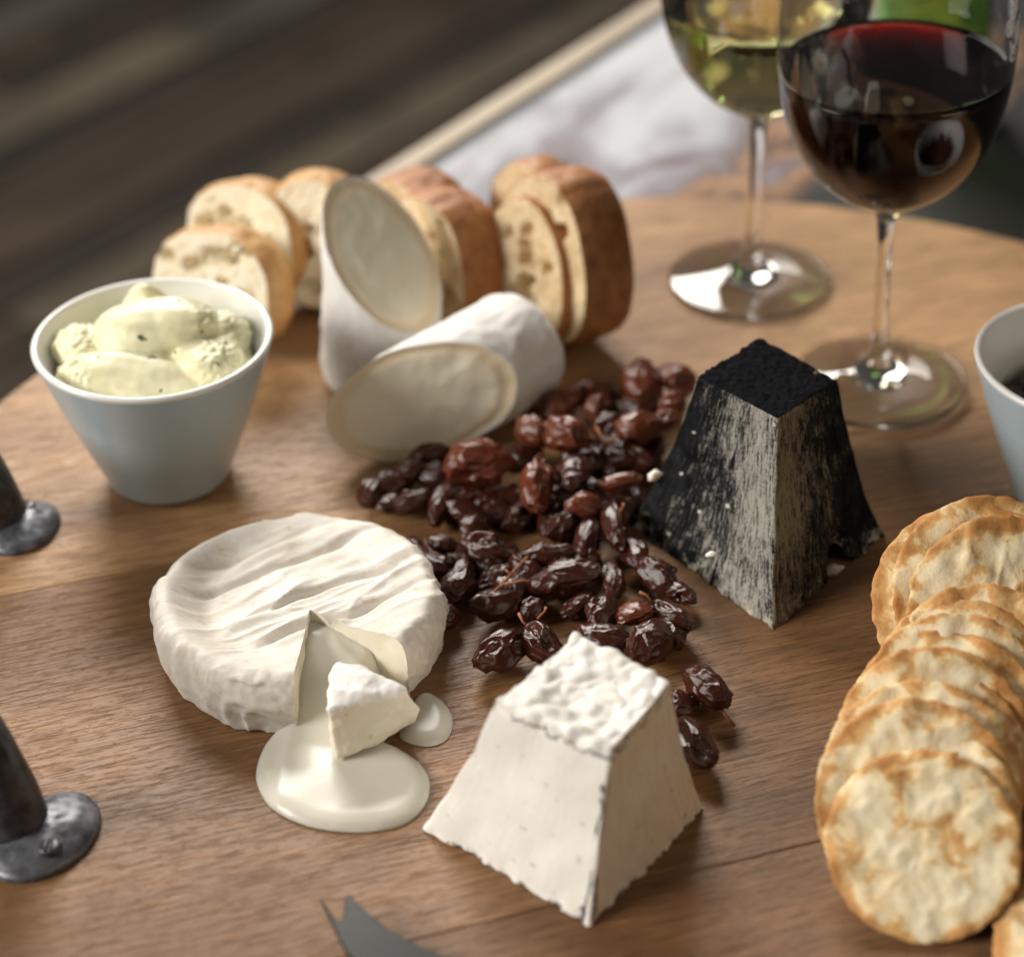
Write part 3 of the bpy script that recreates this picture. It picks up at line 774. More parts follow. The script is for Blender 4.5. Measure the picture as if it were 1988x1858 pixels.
quad, top4, zt = frustum((823, 1608), (1142, 1798), (1368, 1570), (1142, 1342), [(960, 1357), (1117, 1230), (1302, 1326), (1186, 1456)])
def disp_white(p, a, b, h):
    d = 0.0013 * fbm((p.x * 42, p.y * 42, p.z * 42), 2)
    edge = min(min(a, 1 - a), min(b, 1 - b))
    if h > 0.999 or (h > 0.93):                         # lumpy rind on top with a rolled border
        d += 0.0026 * abs(fbm((p.x * 105, p.y * 105, 7), 2)) - 0.0014
        d += 0.0012 * math.exp(-((1 - a) / 0.10) ** 2) + 0.0008 * math.exp(-(a / 0.08) ** 2) - 0.0010 * sstep(0.05, 0.3, edge)
    else:
        d += 0.00010 * nz(a * 60 + b * 60, h * 12, 3) if b < 0.999 else 0.00035 * nz(a * 45, h * 7, 3)
    low = max(0.0, 1 - h / 0.05)
    d += low * 0.0014 * nz(p.x * 280, p.y * 280, 1) + max(0.0, 1 - h / 0.15) * 0.0008 * nz(p.x * 130, p.y * 130, 5)
    return d
pw = pyramid(quad, top4, zt, 0.05, 6, disp_white)
base_c = sum(quad, Vector()) / 4
wp = thing('pyramid_cheese', 'white truncated pyramid cheese with thin grey ash lines along its edges', 'cheese', (base_c.x, base_c.y, 0))
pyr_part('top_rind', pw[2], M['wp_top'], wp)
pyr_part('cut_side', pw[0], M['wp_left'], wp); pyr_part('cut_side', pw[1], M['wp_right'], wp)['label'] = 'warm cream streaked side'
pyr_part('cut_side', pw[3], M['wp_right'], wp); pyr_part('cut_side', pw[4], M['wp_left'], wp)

quad, top4, zt = frustum((1222, 1018), (1500, 1224), (1716, 1040), (1493, 733), [(1355, 730), (1475, 654), (1627, 738), (1510, 812)])
def disp_black(p, a, b, h):
    d = 0.0007 * fbm((p.x * 70, p.y * 70, p.z * 40))
    if h > 0.97: d += 0.0007 * fbm((p.x * 420, p.y * 420, 2), 3)
    else: d += 0.0005 * nz((a + b) * 95, h * 6, 2) + 0.0004 * nz((a + b) * 40, h * 3, 9)
    d += max(0.0, 1 - h / 0.12) * 0.0022 * nz(p.x * 150, p.y * 150, 3)
    # bite out of the foot of the right-hand side
    if b > 0.999 or a > 0.999:
        m = math.exp(-((a - 0.60) / 0.085) ** 4) * max(0.0, 1 - h / 0.22) if b > 0.999 else 0.0
        return (d - 0.006 * m, (0, 0, 0.013 * m))
    return d
pk = pyramid(quad, top4, zt, 0.10, 5, disp_black)
base_k = sum(quad, Vector()) / 4
bp = thing('pyramid_cheese', 'charcoal black truncated pyramid cheese with pale upright streaks', 'cheese', (base_k.x, base_k.y, 0))
pyr_part('top_crust', pk[2], M['ash_top'], bp)
pyr_part('side', pk[0], M['ash_left'], bp); pyr_part('side', pk[1], M['ash_right'], bp)
pyr_part('side', pk[3], M['ash_left'], bp); pyr_part('side', pk[4], M['ash_right'], bp)
# pale chips of paste sticking to the black crust
rc = random.Random(2)
def chip(px, z, size):
    p = at(px[0], px[1], z)
    bm = bmesh.new(); bmesh.ops.create_icosphere(bm, subdivisions=2, radius=size)
    for v in bm.verts:
        v.co = Vector((v.co.x * 1.0, v.co.y * 0.55, v.co.z * 0.75)) * (1 + 0.9 * nz(v.co.x * 400 + px[0], v.co.y * 400, v.co.z * 400))
        v.co += p - bp.location
    bm_obj('paste_chip', bm, M['brie_wedge'], bp)
chip((1269, 925), 0.026, 0.0030); chip((1382, 1076), 0.0225, 0.0020); chip((1616, 1106), 0.003, 0.0036)

# ================================================================== CAMEMBERT
apex = at(603, 1204, 0.0195)
pts = [at(298, 1190, 0.013), at(862, 1168, 0.014), at(585, 1412, 0.002), at(600, 979, 0.026)]
o_ = circle_from(pts[0], pts[1], pts[3]); print('brie', o_, [(p - o_).xy.length for p in pts])
BO = Vector((sum(p.x for p in pts[:2]) / 2, (pts[2].y + pts[3].y) / 2, 0))
BRX = (pts[1].x - pts[0].x) / 2; BRY = (pts[3].y - pts[2].y) / 2 + 0.003
print('brie c', BO, BRX, BRY)
BH = 0.0268
ax, ay = apex.x, apex.y
cl = at(583, 1410, 0.0); cr = at(772, 1332, 0.004)          # where the two cuts meet the rim
t_l = math.atan2(cl.y - ay, cl.x - ax); t_r = math.atan2(cr.y - ay, cr.x - ax)
fdir_ = Vector((math.cos(math.radians(30)), math.sin(math.radians(30)), 0)); fper_ = Vector((-fdir_.y, fdir_.x, 0))
def brie_R(th):
    dx, dy = math.cos(th), math.sin(th); x0, y0 = ax - BO.x, ay - BO.y
    A_ = (dx / BRX) ** 2 + (dy / BRY) ** 2; B_ = 2 * (x0 * dx / BRX ** 2 + y0 * dy / BRY ** 2); C_ = (x0 / BRX) ** 2 + (y0 / BRY) ** 2 - 1
    R = (-B_ + math.sqrt(B_ * B_ - 4 * A_ * C_)) / (2 * A_)
    return R * (1 + 0.040 * nz(1.8 * dx, 1.8 * dy, 4) + 0.014 * nz(5 * dx, 5 * dy, 1))
def ridge(x, sharp=3.0): return (1 - abs(x)) ** sharp
def brie_pt(th, q):
    R = brie_R(th)
    if q < 0.68: rf_, zf = q / 0.68 * 0.865, 1.0
    else:
        s = (q - 0.68) / 0.32
        a = s * math.pi * 0.93
        rf_ = 0.865 + 0.135 * math.sin(min(a, math.pi)) ** 0.8 if a < math.pi / 2 else 0.93 + 0.07 * math.sin(a) ** 0.9
        zf = 0.5 + 0.5 * math.cos(a) if a < math.pi / 2 else 0.5 * (1 - (a - math.pi / 2) / (math.pi * 0.43))
        zf = max(0.0, zf)
    x, y_ = ax + R * rf_ * math.cos(th), ay + R * rf_ * math.sin(th)
    P = Vector((x, y_, 0)); u, v = (P - BO).dot(fdir_), (P - BO).dot(fper_)
    rr = math.hypot((x - BO.x) / BRX, (y_ - BO.y) / BRY)
    topm = 1 - sstep(0.58, 0.90, rr)
    zz = BH * zf
    # the top has sunk: a raised outer roll, a hollow, folds running across
    left = sstep(0.1, -0.9, (x - BO.x) / BRX)
    zz -= topm * (0.0022 + 0.0070 * left) + 0.0035 * sstep(-0.2, 1.0, (y_ - BO.y) / BRY) * (1 if zf > 0.5 else zf * 2)
    if zf > 0.3:
        wob = 0.006 * nz(u * 22, v * 22, 2)
        fold = (ridge(nz((v + 2.2 * wob) * 36, u * 6.5, 1.0), 9) * 0.0036 + ridge(nz((v + wob) * 95, u * 16, 4.0), 3) * 0.0009) * (0.25 + 1.1 * sstep(-0.35, 0.5, nz(u * 26, v * 30, 12)))
        zz += (0.35 + 0.65 * topm) * (fold - 0.0008)
        # two strong creases on the right
        for off_, amp in ((-0.004, 0.0030), (-0.022, 0.0036), (0.020, 0.0026), (0.034, 0.0018)):
            zz -= amp * math.exp(-((v - off_ - 0.003 * nz(u * 40, off_ * 100)) / 0.0016) ** 2) * sstep(-0.045, -0.01, u + 0.3 * off_) * (0.4 + 0.6 * topm)
        zz += (0.4 + 0.6 * topm) * (0.0013 * (ridge(nz(v * 170 + 3 * wob, u * 34, 21), 3) - 0.4) * sstep(-0.3, 0.4, nz(u * 40, v * 40, 31)) + 0.0004 * nz(u * 130, v * 260, 17))
        zz += 0.0016 * topm * sstep(-0.02, 0.03, u) * nz(u * 55, v * 120, 8)
    side = sstep(0.78, 0.97, rr)
    dr = side * (0.0010 * fbm((th * 4.0, zf * 2.2, 3)) + 0.0022 * (ridge(nz(th * 4.5 + zf * 1.5, zf * 2.2, 6), 7) - 0.25) * (0.45 + nz(th * 2.0, 7.0, 1)) + 0.0003 * nz(th * 22, zf * 9))
    zz += side * 0.0010 * nz(th * 6, 2.0, rr * 4) * (1 if zf > 0.25 else 0)
    k = 1 + dr / max(R * rf_, 1e-3)
    return Vector((ax + (x - ax) * k, ay + (y_ - ay) * k, max(0.0004, zz)))
NT_, NQ = 260, 96
if t_l > t_r: t_l -= 2 * math.pi
th0, th1 = t_r, t_l + 2 * math.pi                         # the long way round, wedge left out
brie = thing('camembert', 'whole white camembert with wrinkled rind, a cut wedge missing and runny inside', 'cheese', (BO.x, BO.y, 0))
grid = [[brie_pt(lerp(th0, th1, i / NT_), j / NQ) for j in range(NQ + 1)] for i in range(NT_ + 1)]
vs = [p - brie.location for row in grid for p in row]
fs = [(i * (NQ + 1) + j, (i + 1) * (NQ + 1) + j, (i + 1) * (NQ + 1) + j + 1, i * (NQ + 1) + j + 1) for i in range(NT_) for j in range(NQ)]
bm = bmesh.new(); bv = [bm.verts.new(p) for p in vs]
for q in fs: bm.faces.new([bv[k] for k in q])
bmesh.ops.remove_doubles(bm, verts=bm.verts, dist=1e-6)
bmesh.ops.recalc_face_normals(bm, faces=bm.faces)
bm.faces.ensure_lookup_table()
if sum(f.normal.z for f in bm.faces) < 0: bmesh.ops.reverse_faces(bm, faces=bm.faces)
bm_obj('rind', bm, M['brie_rind'], brie)
def cut_wall(row, flip):
    vs, fs = [], []
    prof = row[:int(NQ * 0.90)]; m = 10
    for p in prof:
        for k in range(m + 1):
            q = p.copy(); q.z = lerp(p.z, 0.0005, k / m)
            b = math.sin(math.pi * k / m) * 0.0003
            t = Vector((p.y - ay, -(p.x - ax), 0)); t = t.normalized() if t.length > 1e-5 else Vector((0, 0, 0))
            q += t * flip * (b + 0.0007 * nz(p.x * 200, p.y * 200, k * 0.5)) * (1 if k else 0)
            vs.append(q - brie.location)
    for i in range(len(prof) - 1):
        for k in range(m):
            a = i * (m + 1) + k; fs.append((a, a + 1, a + m + 2, a + m + 1))
    bm = bmesh.new(); bv = [bm.verts.new(p) for p in vs]
    for q in fs: bm.faces.new([bv[k] for k in q])
    return bm_obj('cut_face', bm, M['brie_paste'], brie)
cut_wall(grid[0], -1); cut_wall(grid[-1], 1)

# runny cheese: one pool flowing out of the cut and a small one beside it
def spline2(pts, n=12):
    out = []; m = len(pts)
    for i in range(m):
        p0, p1, p2, p3 = [np.array(pts[(i + k - 1) % m][:2], float) for k in range(4)]
        for t in np.linspace(0, 1, n, endpoint=False):
            out.append(0.5 * (2 * p1 + (p2 - p0) * t + (2 * p0 - 5 * p1 + 4 * p2 - p3) * t * t + (3 * p1 - p0 - 3 * p2 + p3) * t ** 3))
    return np.array(out)
def pool_obj(name, outline, hfun, step=0.0011):
    poly = outline
    # concentric inset rings by distance field on a grid
    x0, y0 = poly.min(0) - step * 2; x1, y1 = poly.max(0) + step * 2
    xs, ys = np.arange(x0, x1, step), np.arange(y0, y1, step)
    gx, gy = np.meshgrid(xs, ys, indexing='ij')
    P = np.stack([gx.ravel(), gy.ravel()], -1)
    a, b = poly, np.roll(poly, -1, 0)
    inside = np.zeros(len(P), bool)
    dmin = np.full(len(P), 1e9); near = np.zeros_like(P)
    for p, q in zip(a, b):
        c = ((p[1] > P[:, 1]) != (q[1] > P[:, 1]))
        with np.errstate(divide='ignore', invalid='ignore'):
            xi = (q[0] - p[0]) * (P[:, 1] - p[1]) / (q[1] - p[1] + 1e-15) + p[0]
        inside ^= c & (P[:, 0] < xi)
        d = q - p; t = np.clip(((P - p) @ d) / (d @ d + 1e-15), 0, 1); nn = p + t[:, None] * d
        dd = np.hypot(*(P - nn).T); m = dd < dmin; dmin[m] = dd[m]; near[m] = nn[m]
    keep = inside | (dmin < step * 1.5)
    pos = np.where(inside[:, None], P, near); dist = np.where(inside, dmin, 0.0)
    idx = -np.ones(len(P), int); vs, fs = [], []
    for k in np.nonzero(keep)[0]:
        idx[k] = len(vs); vs.append(Vector((pos[k, 0], pos[k, 1], hfun(pos[k, 0], pos[k, 1], dist[k]))))
    ny = len(ys); ins = inside
    for i in range(len(xs) - 1):
        for j in range(ny - 1):
            q = (i * ny + j, (i + 1) * ny + j, (i + 1) * ny + j + 1, i * ny + j + 1)
            if all(idx[k] >= 0 for k in q) and any(ins[k] for k in q): fs.append([idx[k] for k in q])
    bm = bmesh.new(); bv = [bm.verts.new(p) for p in vs]
    for q in fs: bm.faces.new([bv[k] for k in q])
    bmesh.ops.remove_doubles(bm, verts=bm.verts, dist=1e-5)
    bmesh.ops.delete(bm, geom=[v for v in bm.verts if not v.link_faces], context='VERTS')
    inner = [v for v in bm.verts if not v.is_boundary]
    for _ in range(5): bmesh.ops.smooth_vert(bm, verts=inner, factor=0.5, use_axis_x=False, use_axis_y=False, use_axis_z=True)
    bmesh.ops.recalc_face_normals(bm, faces=bm.faces)
    return bm_obj(name, bm, M['runny'])
def rim_dome(d, w=0.0075): 
    s = min(1.0, d / w); return math.sqrt(max(0.0, 1 - (1 - s) ** 2))
px_out = [(560, 1398), (520, 1440), (500, 1485), (500, 1525), (528, 1570), (590, 1602), (660, 1615), (730, 1614), (790, 1598), (826, 1562), (834, 1520), (815, 1483), (778, 1458), (742, 1440), (728, 1400), (735, 1352)]
outl = [at(x, y)[:] for x, y in px_out]
ldir = (Vector((cl.x, cl.y, 0)) - Vector((ax, ay, 0))).normalized(); rdir = (Vector((cr.x, cr.y, 0)) - Vector((ax, ay, 0))).normalized()
A2_ = Vector((ax, ay, 0))
inl = A2_ + ldir * 0.030 + Vector((-0.012, 0.002, 0)); inr = A2_ + rdir * 0.026 + Vector((0.007, 0.010, 0)); tipv = A2_ + Vector((0.001, 0.013, 0)) 
outl = outl + [inr[:], (A2_ + Vector((0.013, 0.006, 0)))[:], tipv[:], (A2_ + Vector((-0.012, 0.004, 0)))[:], inl[:]]
def flow_h(x, y_, d):
    r = math.hypot(x - ax, y_ - ay)
    right = sstep(t_l, t_r, math.atan2(y_ - ay, x - ax))
    up = (1 - sstep(0.006, 0.052 + 0.026 * right, r))
    an = math.atan2(y_ - ay, x - ax)
    if t_l < an < t_r: lim = 1.0
    else:
        out = r * abs(math.sin(min(abs(an - t_l), abs(an - t_r), math.pi / 2)))
        lim = lerp(1.0, 0.6, sstep(0.002, 0.0065, out))
    run = 0.0007 * nz(an * 6.0, r * 25, 4) * sstep(0.01, 0.03, r) * (1 - sstep(0.05, 0.075, r))
    return 0.0002 + lim * rim_dome(d, 0.0055) * (0.0034 + 0.0158 * up + run) + 0.0005 * rim_dome(d, 0.01) * nz(x * 55, y_ * 55)
pool1 = pool_obj('runny_cheese', spline2(outl), flow_h)
tag(pool1, 'large glossy puddle of runny cheese flowing from the cut camembert', 'melted cheese')
sm_px = [(776, 1432), (782, 1405), (800, 1370), (822, 1346), (850, 1354), (873, 1380), (879, 1408), (868, 1436), (840, 1449), (806, 1447)]
pool2 = pool_obj('runny_cheese', spline2([at(x, y)[:] for x, y in sm_px]), lambda x, y_, d: 0.0002 + rim_dome(d, 0.005) * 0.0026)
tag(pool2, 'small oval drip of runny cheese beside the cut wedge', 'melted cheese')

# the cut wedge that slid out
wv = [at(646, 1290, 0.030), at(700, 1296, 0.0305), at(784, 1338, 0.027), at(818, 1376, 0.019), at(638, 1378, 0.0265), at(700, 1345, 0.0285), at(653, 1476, 0.0046), at(722, 1450, 0.0046), at(640, 1440, 0.008),
      at(806, 1402, 0.006), at(700, 1400, 0.003) + Vector((0, 0.03, 0)), at(660, 1400, 0.003) + Vector((0, 0.022, 0)), at(780, 1390, 0.004) + Vector((0, 0.008, 0))]
bm = bmesh.new()
for p in wv: bm.verts.new(p)
bmesh.ops.convex_hull(bm, input=list(bm.verts))
bmesh.ops.delete(bm, geom=[v for v in bm.verts if not v.link_faces], context='VERTS')
b = remeshed(bm, 0.0008, 'wedge')
for _ in range(3): bmesh.ops.smooth_vert(b, verts=b.verts, factor=0.5, use_axis_x=True, use_axis_y=True, use_axis_z=True)
b.normal_update()
wc = at(715, 1400, 0.012)
for v in b.verts:
    p = v.co
    d = 0.0005 * fbm((p.x * 130, p.y * 130, p.z * 130)) + 0.0003 * nz(p.x * 500, p.y * 500, p.z * 500)
    d += 0.0016 * sstep(0.022, 0.028, p.z) * ridge(nz(p.x * 30 + p.y * 150, p.z * 20, 5), 3)
    v.co += v.normal * d
    v.co -= Vector((wc.x, wc.y, 0))
def mat_wedge():
    t = NT('camembert_wedge'); tc = t.n('ShaderNodeTexCoord'); co = tc.outputs['Object']
    z = t.n('ShaderNodeSeparateXYZ', {'Vector': co}).outputs[2]
    zz = t.math('ADD', z, t.math('MULTIPLY', t.math('SUBTRACT', t.noise(co, 110, 3), 0.5), 0.006))
    c = t.mix(t.ramp(t.math('MULTIPLY', zz, 30.0), [(0.74, 0.0), (0.80, 1.0)]), (0.80, 0.745, 0.61), (0.83, 0.81, 0.775))
    fl = t.noise(t.coord(vec=co, scale=(1, 1, 0.6)), 230, 3, 0.5)
    c = t.mix(t.ramp(fl, [(0.64, 0.0), (0.72, 0.6)]), c, (0.52, 0.36, 0.20))
    t.principled(c, 0.6, t.bump(t.noise(co, 320, 4, 0.6), 0.45, 0.001), **sss(0.35, (0.8, 0.6, 0.35), 0.004)); return t.m
M['wedge'] = mat_wedge()
wd = bm_obj('camembert_wedge', b, M['wedge']); wd.location = (wc.x, wc.y, 0)
tag(wd, 'small cut wedge of camembert sitting on the runny cheese', 'cheese')

# ================================================================== LOG CHEESES
def log_piece(label, o, u, R, L, h0, naz, nel, seed, lying):
    u = Vector(u).normalized(); a = (Vector((0, 0, 1)) if lying else Vector((0, 1, 0))).cross(u).normalized(); b = u.cross(a)
    n = Vector((math.cos(nel) * math.cos(naz), math.cos(nel) * math.sin(naz), math.sin(nel)))
    o = Vector(o)
    t = thing('log_cheese', label, 'cheese', (o.x, o.y, 0), 'halves of the white log cheese')
    N, Mx = 120, 46
    bm = bmesh.new(); ring = []; edge_pts = []
    far = L
    for i in range(N):
        ph = 2 * math.pi * i / N; rad = a * math.cos(ph) + b * math.sin(ph)
        te = h0 - R * rad.dot(n) / u.dot(n)
        col = []
        for j in range(Mx + 1):
            s = j / Mx
            if s < 0.72: tt, rr = lerp(te, far, s / 0.72 * 0.86), 1.0
            else:
                q = (s - 0.72) / 0.28; k = min(1.0, q / 0.6)
                tt = lerp(te, far, 0.86) + (far - lerp(te, far, 0.86)) * math.sin(k * math.pi / 2)
                rr = 1 - 0.16 * (1 - math.cos(k * math.pi / 2)) if q < 0.6 else 0.84 * (1 - (q - 0.6) / 0.4)
            p = o + u * tt + rad * R * rr
            d = 0.0011 * fbm((p.x * 55 + seed, p.y * 55, p.z * 55)) + 0.0006 * ridge(nz(ph * 3, tt * 60, seed), 3) * (1 if s > 0.03 else 0)
            if rr > 0.3: p += rad * d
            p.z = max(p.z, 0.0004)
            col.append(bm.verts.new(p - t.location))
        edge_pts.append(col[0].co.copy()); ring.append(col)
    for i in range(N):
        for j in range(Mx):
            bm.faces.new((ring[i][j], ring[(i + 1) % N][j], ring[(i + 1) % N][j + 1], ring[i][j + 1]))
    bmesh.ops.remove_doubles(bm, verts=bm.verts, dist=1e-6); bmesh.ops.recalc_face_normals(bm, faces=bm.faces)
    bm_obj('rind', bm, M['log_rind'], t)
    cen = sum(edge_pts, Vector()) / N; K = 26
    vs, uv, fs = [], [], []
    for k in range(K + 1):
        f = 1 - k / K
        for i in range(N):
            p = cen.lerp(edge_pts[i], f)
            d = 0.0007 * fbm((p.x * 70 + seed, p.y * 70, p.z * 70)) * (1 - f ** 6) - 0.0006 * sstep(0.80, 0.88, f) * (1 - sstep(0.9, 0.99, f)) + 0.0007 * (1 - f * f)
            vs.append(p + n * d); uv.append((f, i / N))
    for k in range(K):
        for i in range(N):
            i2 = (i + 1) % N
            fs.append((k * N + i, k * N + i2, (k + 1) * N + i2, (k + 1) * N + i))
    ob = mesh_obj('cut_face', vs, fs, M['log_cut'], t, True, None, uv)
    if sum((p.normal.dot(n) for p in ob.data.polygons)) < 0: ob.data.flip_normals()
    return t
log_piece('upright half of the white log cheese, slant cut, beside the bread', (-0.0590, 0.0821, 0.0), (0.0607, 0.0153, 1), 0.0262, 0.0, 0.0627, -0.7405, 0.7336, 1.0, False)
log_piece('white log cheese half lying on its side by the raisins', (-0.0448, 0.0138, 0.0252), (math.cos(0.81), math.sin(0.81), 0), 0.0252, 0.075, 0.0107, -1.425, 0.23, 5.0, True)

# ================================================================== BREAD
def bread_slice(label, px, zc, az, el, roll, a, b, th, pale, seed, holes):
    rs = random.Random(seed)
    c = at(px[0], px[1], zc)
    n = Vector((math.cos(math.radians(el)) * math.cos(math.radians(az)), math.cos(math.radians(el)) * math.sin(math.radians(az)), math.sin(math.radians(el))))
    x = Vector((0, 0, 1)).cross(n).normalized(); y_ = n.cross(x)
    r = math.radians(roll); X = x * math.cos(r) + y_ * math.sin(r); Y = -x * math.sin(r) + y_ * math.cos(r)
    t = thing('bread_slice', label, 'bread', (0, 0, 0), 'baguette slices')
    N, K = 110, 30
    def out(ph):
        cx, cy = math.cos(ph), math.sin(ph)
        k = 1 + 0.035 * nz(1.6 * cx + seed, 1.6 * cy, 1) + 0.02 * nz(5 * cx + seed, 5 * cy, 2)
        yy = b * math.copysign(abs(cy) ** (0.86 if cy > 0 else 0.72), cy)
        return a * math.copysign(abs(cx) ** 0.9, cx) * k, yy * k
    pits = [(rs.uniform(-0.75, 0.75) * a, rs.uniform(-0.75, 0.75) * b, rs.uniform(0.0016, 0.0052) * (1 if rs.random() < 0.75 else 1.5)) for _ in range(holes)]
    o3 = [c.copy()]
    def P(u, v, w): return X * u + Y * v + n * w
    def face(w, sgn, name):
        vs, fs = [], []
        for k in range(K + 1):
            f = 1 - k / K
            for i in range(N):
                u, v = out(2 * math.pi * i / N); u, v = u * f * 0.985, v * f * 0.985
                d = 0.0012 * fbm((u * 140 + seed, v * 140, w * 50)) * (1 - f ** 8)
                for hx, hy, hr in pits:
                    q = math.hypot((u - hx) / hr, (v - hy) / (hr * 0.75)) + 0.25 * nz(u * 300, v * 300, seed)
                    if q < 1.3: d -= min(0.009, hr * 1.7) * (1 - sstep(0.45, 1.15, q))
                if f > 0.985: d = -0.0004
                vs.append(P(u, v, w + sgn * d))
        for k in range(K):
            for i in range(N):
                i2 = (i + 1) % N; fs.append((k * N + i, k * N + i2, (k + 1) * N + i2, (k + 1) * N + i) if sgn > 0 else (k * N + i, (k + 1) * N + i, (k + 1) * N + i2, k * N + i2))
        return mesh_obj(name, vs, fs, M['crumb_pale' if pale else 'crumb'], t)
    fobj = face(th / 2, 1, 'crumb'); face(-th / 2, -1, 'crumb')
    vs, fs = [], []; S = 12
    for s in range(S + 1):
        w = lerp(th / 2, -th / 2, s / S); bulge = 0.0012 * math.sin(math.pi * s / S)
        for i in range(N):
            u, v = out(2 * math.pi * i / N); L = math.hypot(u, v)
            k = (0.985 if s in (0, S) else 1.0) + (bulge + 0.0010 * fbm((u * 110, v * 110, w * 110 + seed))) / L * (0 if s in (0, S) else 1)
            vs.append(P(u * k, v * k, w))
    for s in range(S):
        for i in range(N):
            i2 = (i + 1) % N; fs.append((s * N + i, (s + 1) * N + i, (s + 1) * N + i2, s * N + i2))
    cr = mesh_obj('crust', vs, fs, M['crust_pale' if pale else 'crust'], t)
    low = min(v.co.z for v in cr.data.vertices)
    t.location = at(px[0], px[1], 0.0004 - low)       # rests on the board
    return t
bread_slice('pale baguette slice leaning behind the soft cheese pot, frontmost of its row', (432, 558), 0.030, -122, 16, 10, 0.0335, 0.0270, 0.020, True, 3, 26)
bread_slice('pale baguette slice in the middle of the row behind the pot', (486, 466), 0.033, -120, 14, 10, 0.0310, 0.0280, 0.020, True, 8, 26)
bread_slice('pale baguette slice at the back of the row, half behind the upright log cheese', (622, 462), 0.033, -104, 12, 10, 0.0230, 0.0310, 0.024, True, 12, 16)
bread_slice('brown crusted slice right behind the upright log cheese', (862, 505), 0.032, -138, 8, 22, 0.0275, 0.0320, 0.026, False, 21, 20)
bread_slice('brown crusted slice furthest behind the upright log cheese', (815, 462), 0.032, -136, 4, 24, 0.0290, 0.0310, 0.026, False, 24, 10)
bread_slice('brown bread slice with large holes in its crumb, in front of its row', (1046, 530), 0.031, -136, 14, 20, 0.0245, 0.0345, 0.022, False, 33, 24)
bread_slice('brown crusted bread slice behind the slice with large holes', (1098, 498), 0.036, -140, 10, 22, 0.0290, 0.0390, 0.030, False, 37, 18)
bread_slice('brown crusted end slice at the back of the bread row', (1052, 452), 0.034, -138, 8, 20, 0.0250, 0.0345, 0.020, False, 41, 12)

# ================================================================== CRACKERS
def cracker_mesh(seed, scored=False):
    N, K, R = 120, 26, 0.0380
    def out(ph): return R * (1 + 0.016 * nz(2 * math.cos(ph), 2 * math.sin(ph), seed) + 0.022 * nz(8 * math.cos(ph), 8 * math.sin(ph), seed + 3) + 0.020 * nz(17 * math.cos(ph), 17 * math.sin(ph), seed))
    def wave(u, v): return 0.0020 * nz(u * 38 + seed, v * 38, 1) + 0.0012 * fbm((u * 110, v * 110 + seed, 3), 2)
    vs, fs = [], []
    layers = []
    for sgn in (1, -1):
        lay = []
        for k in range(K + 1):
            f = 1 - k / K
            for i in range(N):
                ph = 2 * math.pi * i / N; r = out(ph) * f; u, v = r * math.cos(ph), r * math.sin(ph)
                thick = 0.0013 * (1 - f ** 10) + 0.0002
                bl = 0.0014 * max(0.0, fbm((u * 170 + 9 * sgn, v * 170, seed), 2))
                z = wave(u, v) + sgn * (thick + bl * (1 - f ** 12)) + 0.0034 * f ** 4 * nz(4 * math.cos(ph), 3 * math.sin(ph), seed + 9)
                if scored and sgn > 0:
                    for lx in (-0.022, -0.008, 0.006, 0.020): z += 0.0008 * math.exp(-((u - lx - 0.25 * v) / 0.0007) ** 2)
                vs.append((u, v, z))
    n1 = (K + 1) * N
    for sgn, o in ((1, 0), (-1, n1)):
        for k in range(K):
            for i in range(N):
                i2 = (i + 1) % N; q = (o + k * N + i, o + k * N + i2, o + (k + 1) * N + i2, o + (k + 1) * N + i)
                fs.append(q if sgn > 0 else tuple(reversed(q)))
    for i in range(N):
        i2 = (i + 1) % N; fs.append((i2, i, n1 + i, n1 + i2))
    me = bpy.data.meshes.new('cracker'); me.from_pydata(vs, [], fs)
    me.polygons.foreach_set('use_smooth', [True] * len(me.polygons)); me.materials.append(M['cracker']); me.update()
    return me
CM = [cracker_mesh(s) for s in (1.3, 4.7, 8.1, 12.9, 17.2)]; CS = cracker_mesh(23.0, True)
def cracker(label, px, az, el, spin, mesh, scale=1.0, lift=0.0, zc=None):
    az, el = math.radians(az), math.radians(el)
    n = Vector((math.cos(el) * math.cos(az), math.cos(el) * math.sin(az), math.sin(el)))
    x = Vector((0, 0, 1)).cross(n).normalized(); y_ = n.cross(x)
    m = Matrix((x, y_, n)).transposed() @ Matrix.Rotation(math.radians(spin), 3, 'Z')
    z = 0.038 * scale * math.cos(el) + 0.0015 + lift if zc is None else zc
    o = bpy.data.objects.new('cracker', mesh); C.objects.link(o)
    o.matrix_world = Matrix.Translation(at(px[0], px[1], z)) @ m.to_4x4() @ Matrix.Diagonal((scale, scale, scale * 0.8, 1))
    return tag(o, label, 'cracker', 'round crackers fanned along the board')
cracker('round baked cracker lying front-most on the fanned row, its whole face showing', (1793, 1640), -97, 55, 20, CM[0], 0.83)
row = [((1778, 1588), -99, 53, CM[1]), ((1772, 1545), -98, 52, CM[2]), ((1785, 1506), -97, 51, CM[3]), ((1797, 1468), -95, 50, CM[4]), ((1806, 1430), -95, 49, CM[1]),
       ((1828, 1394), -94, 48, CM[0]), ((1848, 1353), -93, 47, CM[2]), ((1868, 1322), -93, 47, CM[3]), ((1906, 1290), -95, 47, CM[4])]
ords = ['second', 'third', 'fourth', 'fifth', 'sixth', 'seventh', 'eighth', 'ninth', 'tenth']
for k, (p, az, el, me) in enumerate(row):
    cracker('%s cracker of the fanned row, counted from the one whose face shows' % ords[k], (p[0] + 8, p[1] + 2 + 3.0 * k), az + (-5, 3, 6, -4, 2, -6, 4, 0, 5)[k], el + (2, -3, 1, 4, -2, 2, -3, 3, 0)[k], 47 * k + 15, me, 0.865 + 0.012 * (k % 3))
cracker('scored cracker with thin ridges leaning at the far end of the row', (1958, 1200), -78, 46, -12, CS, 0.99, 0.004)
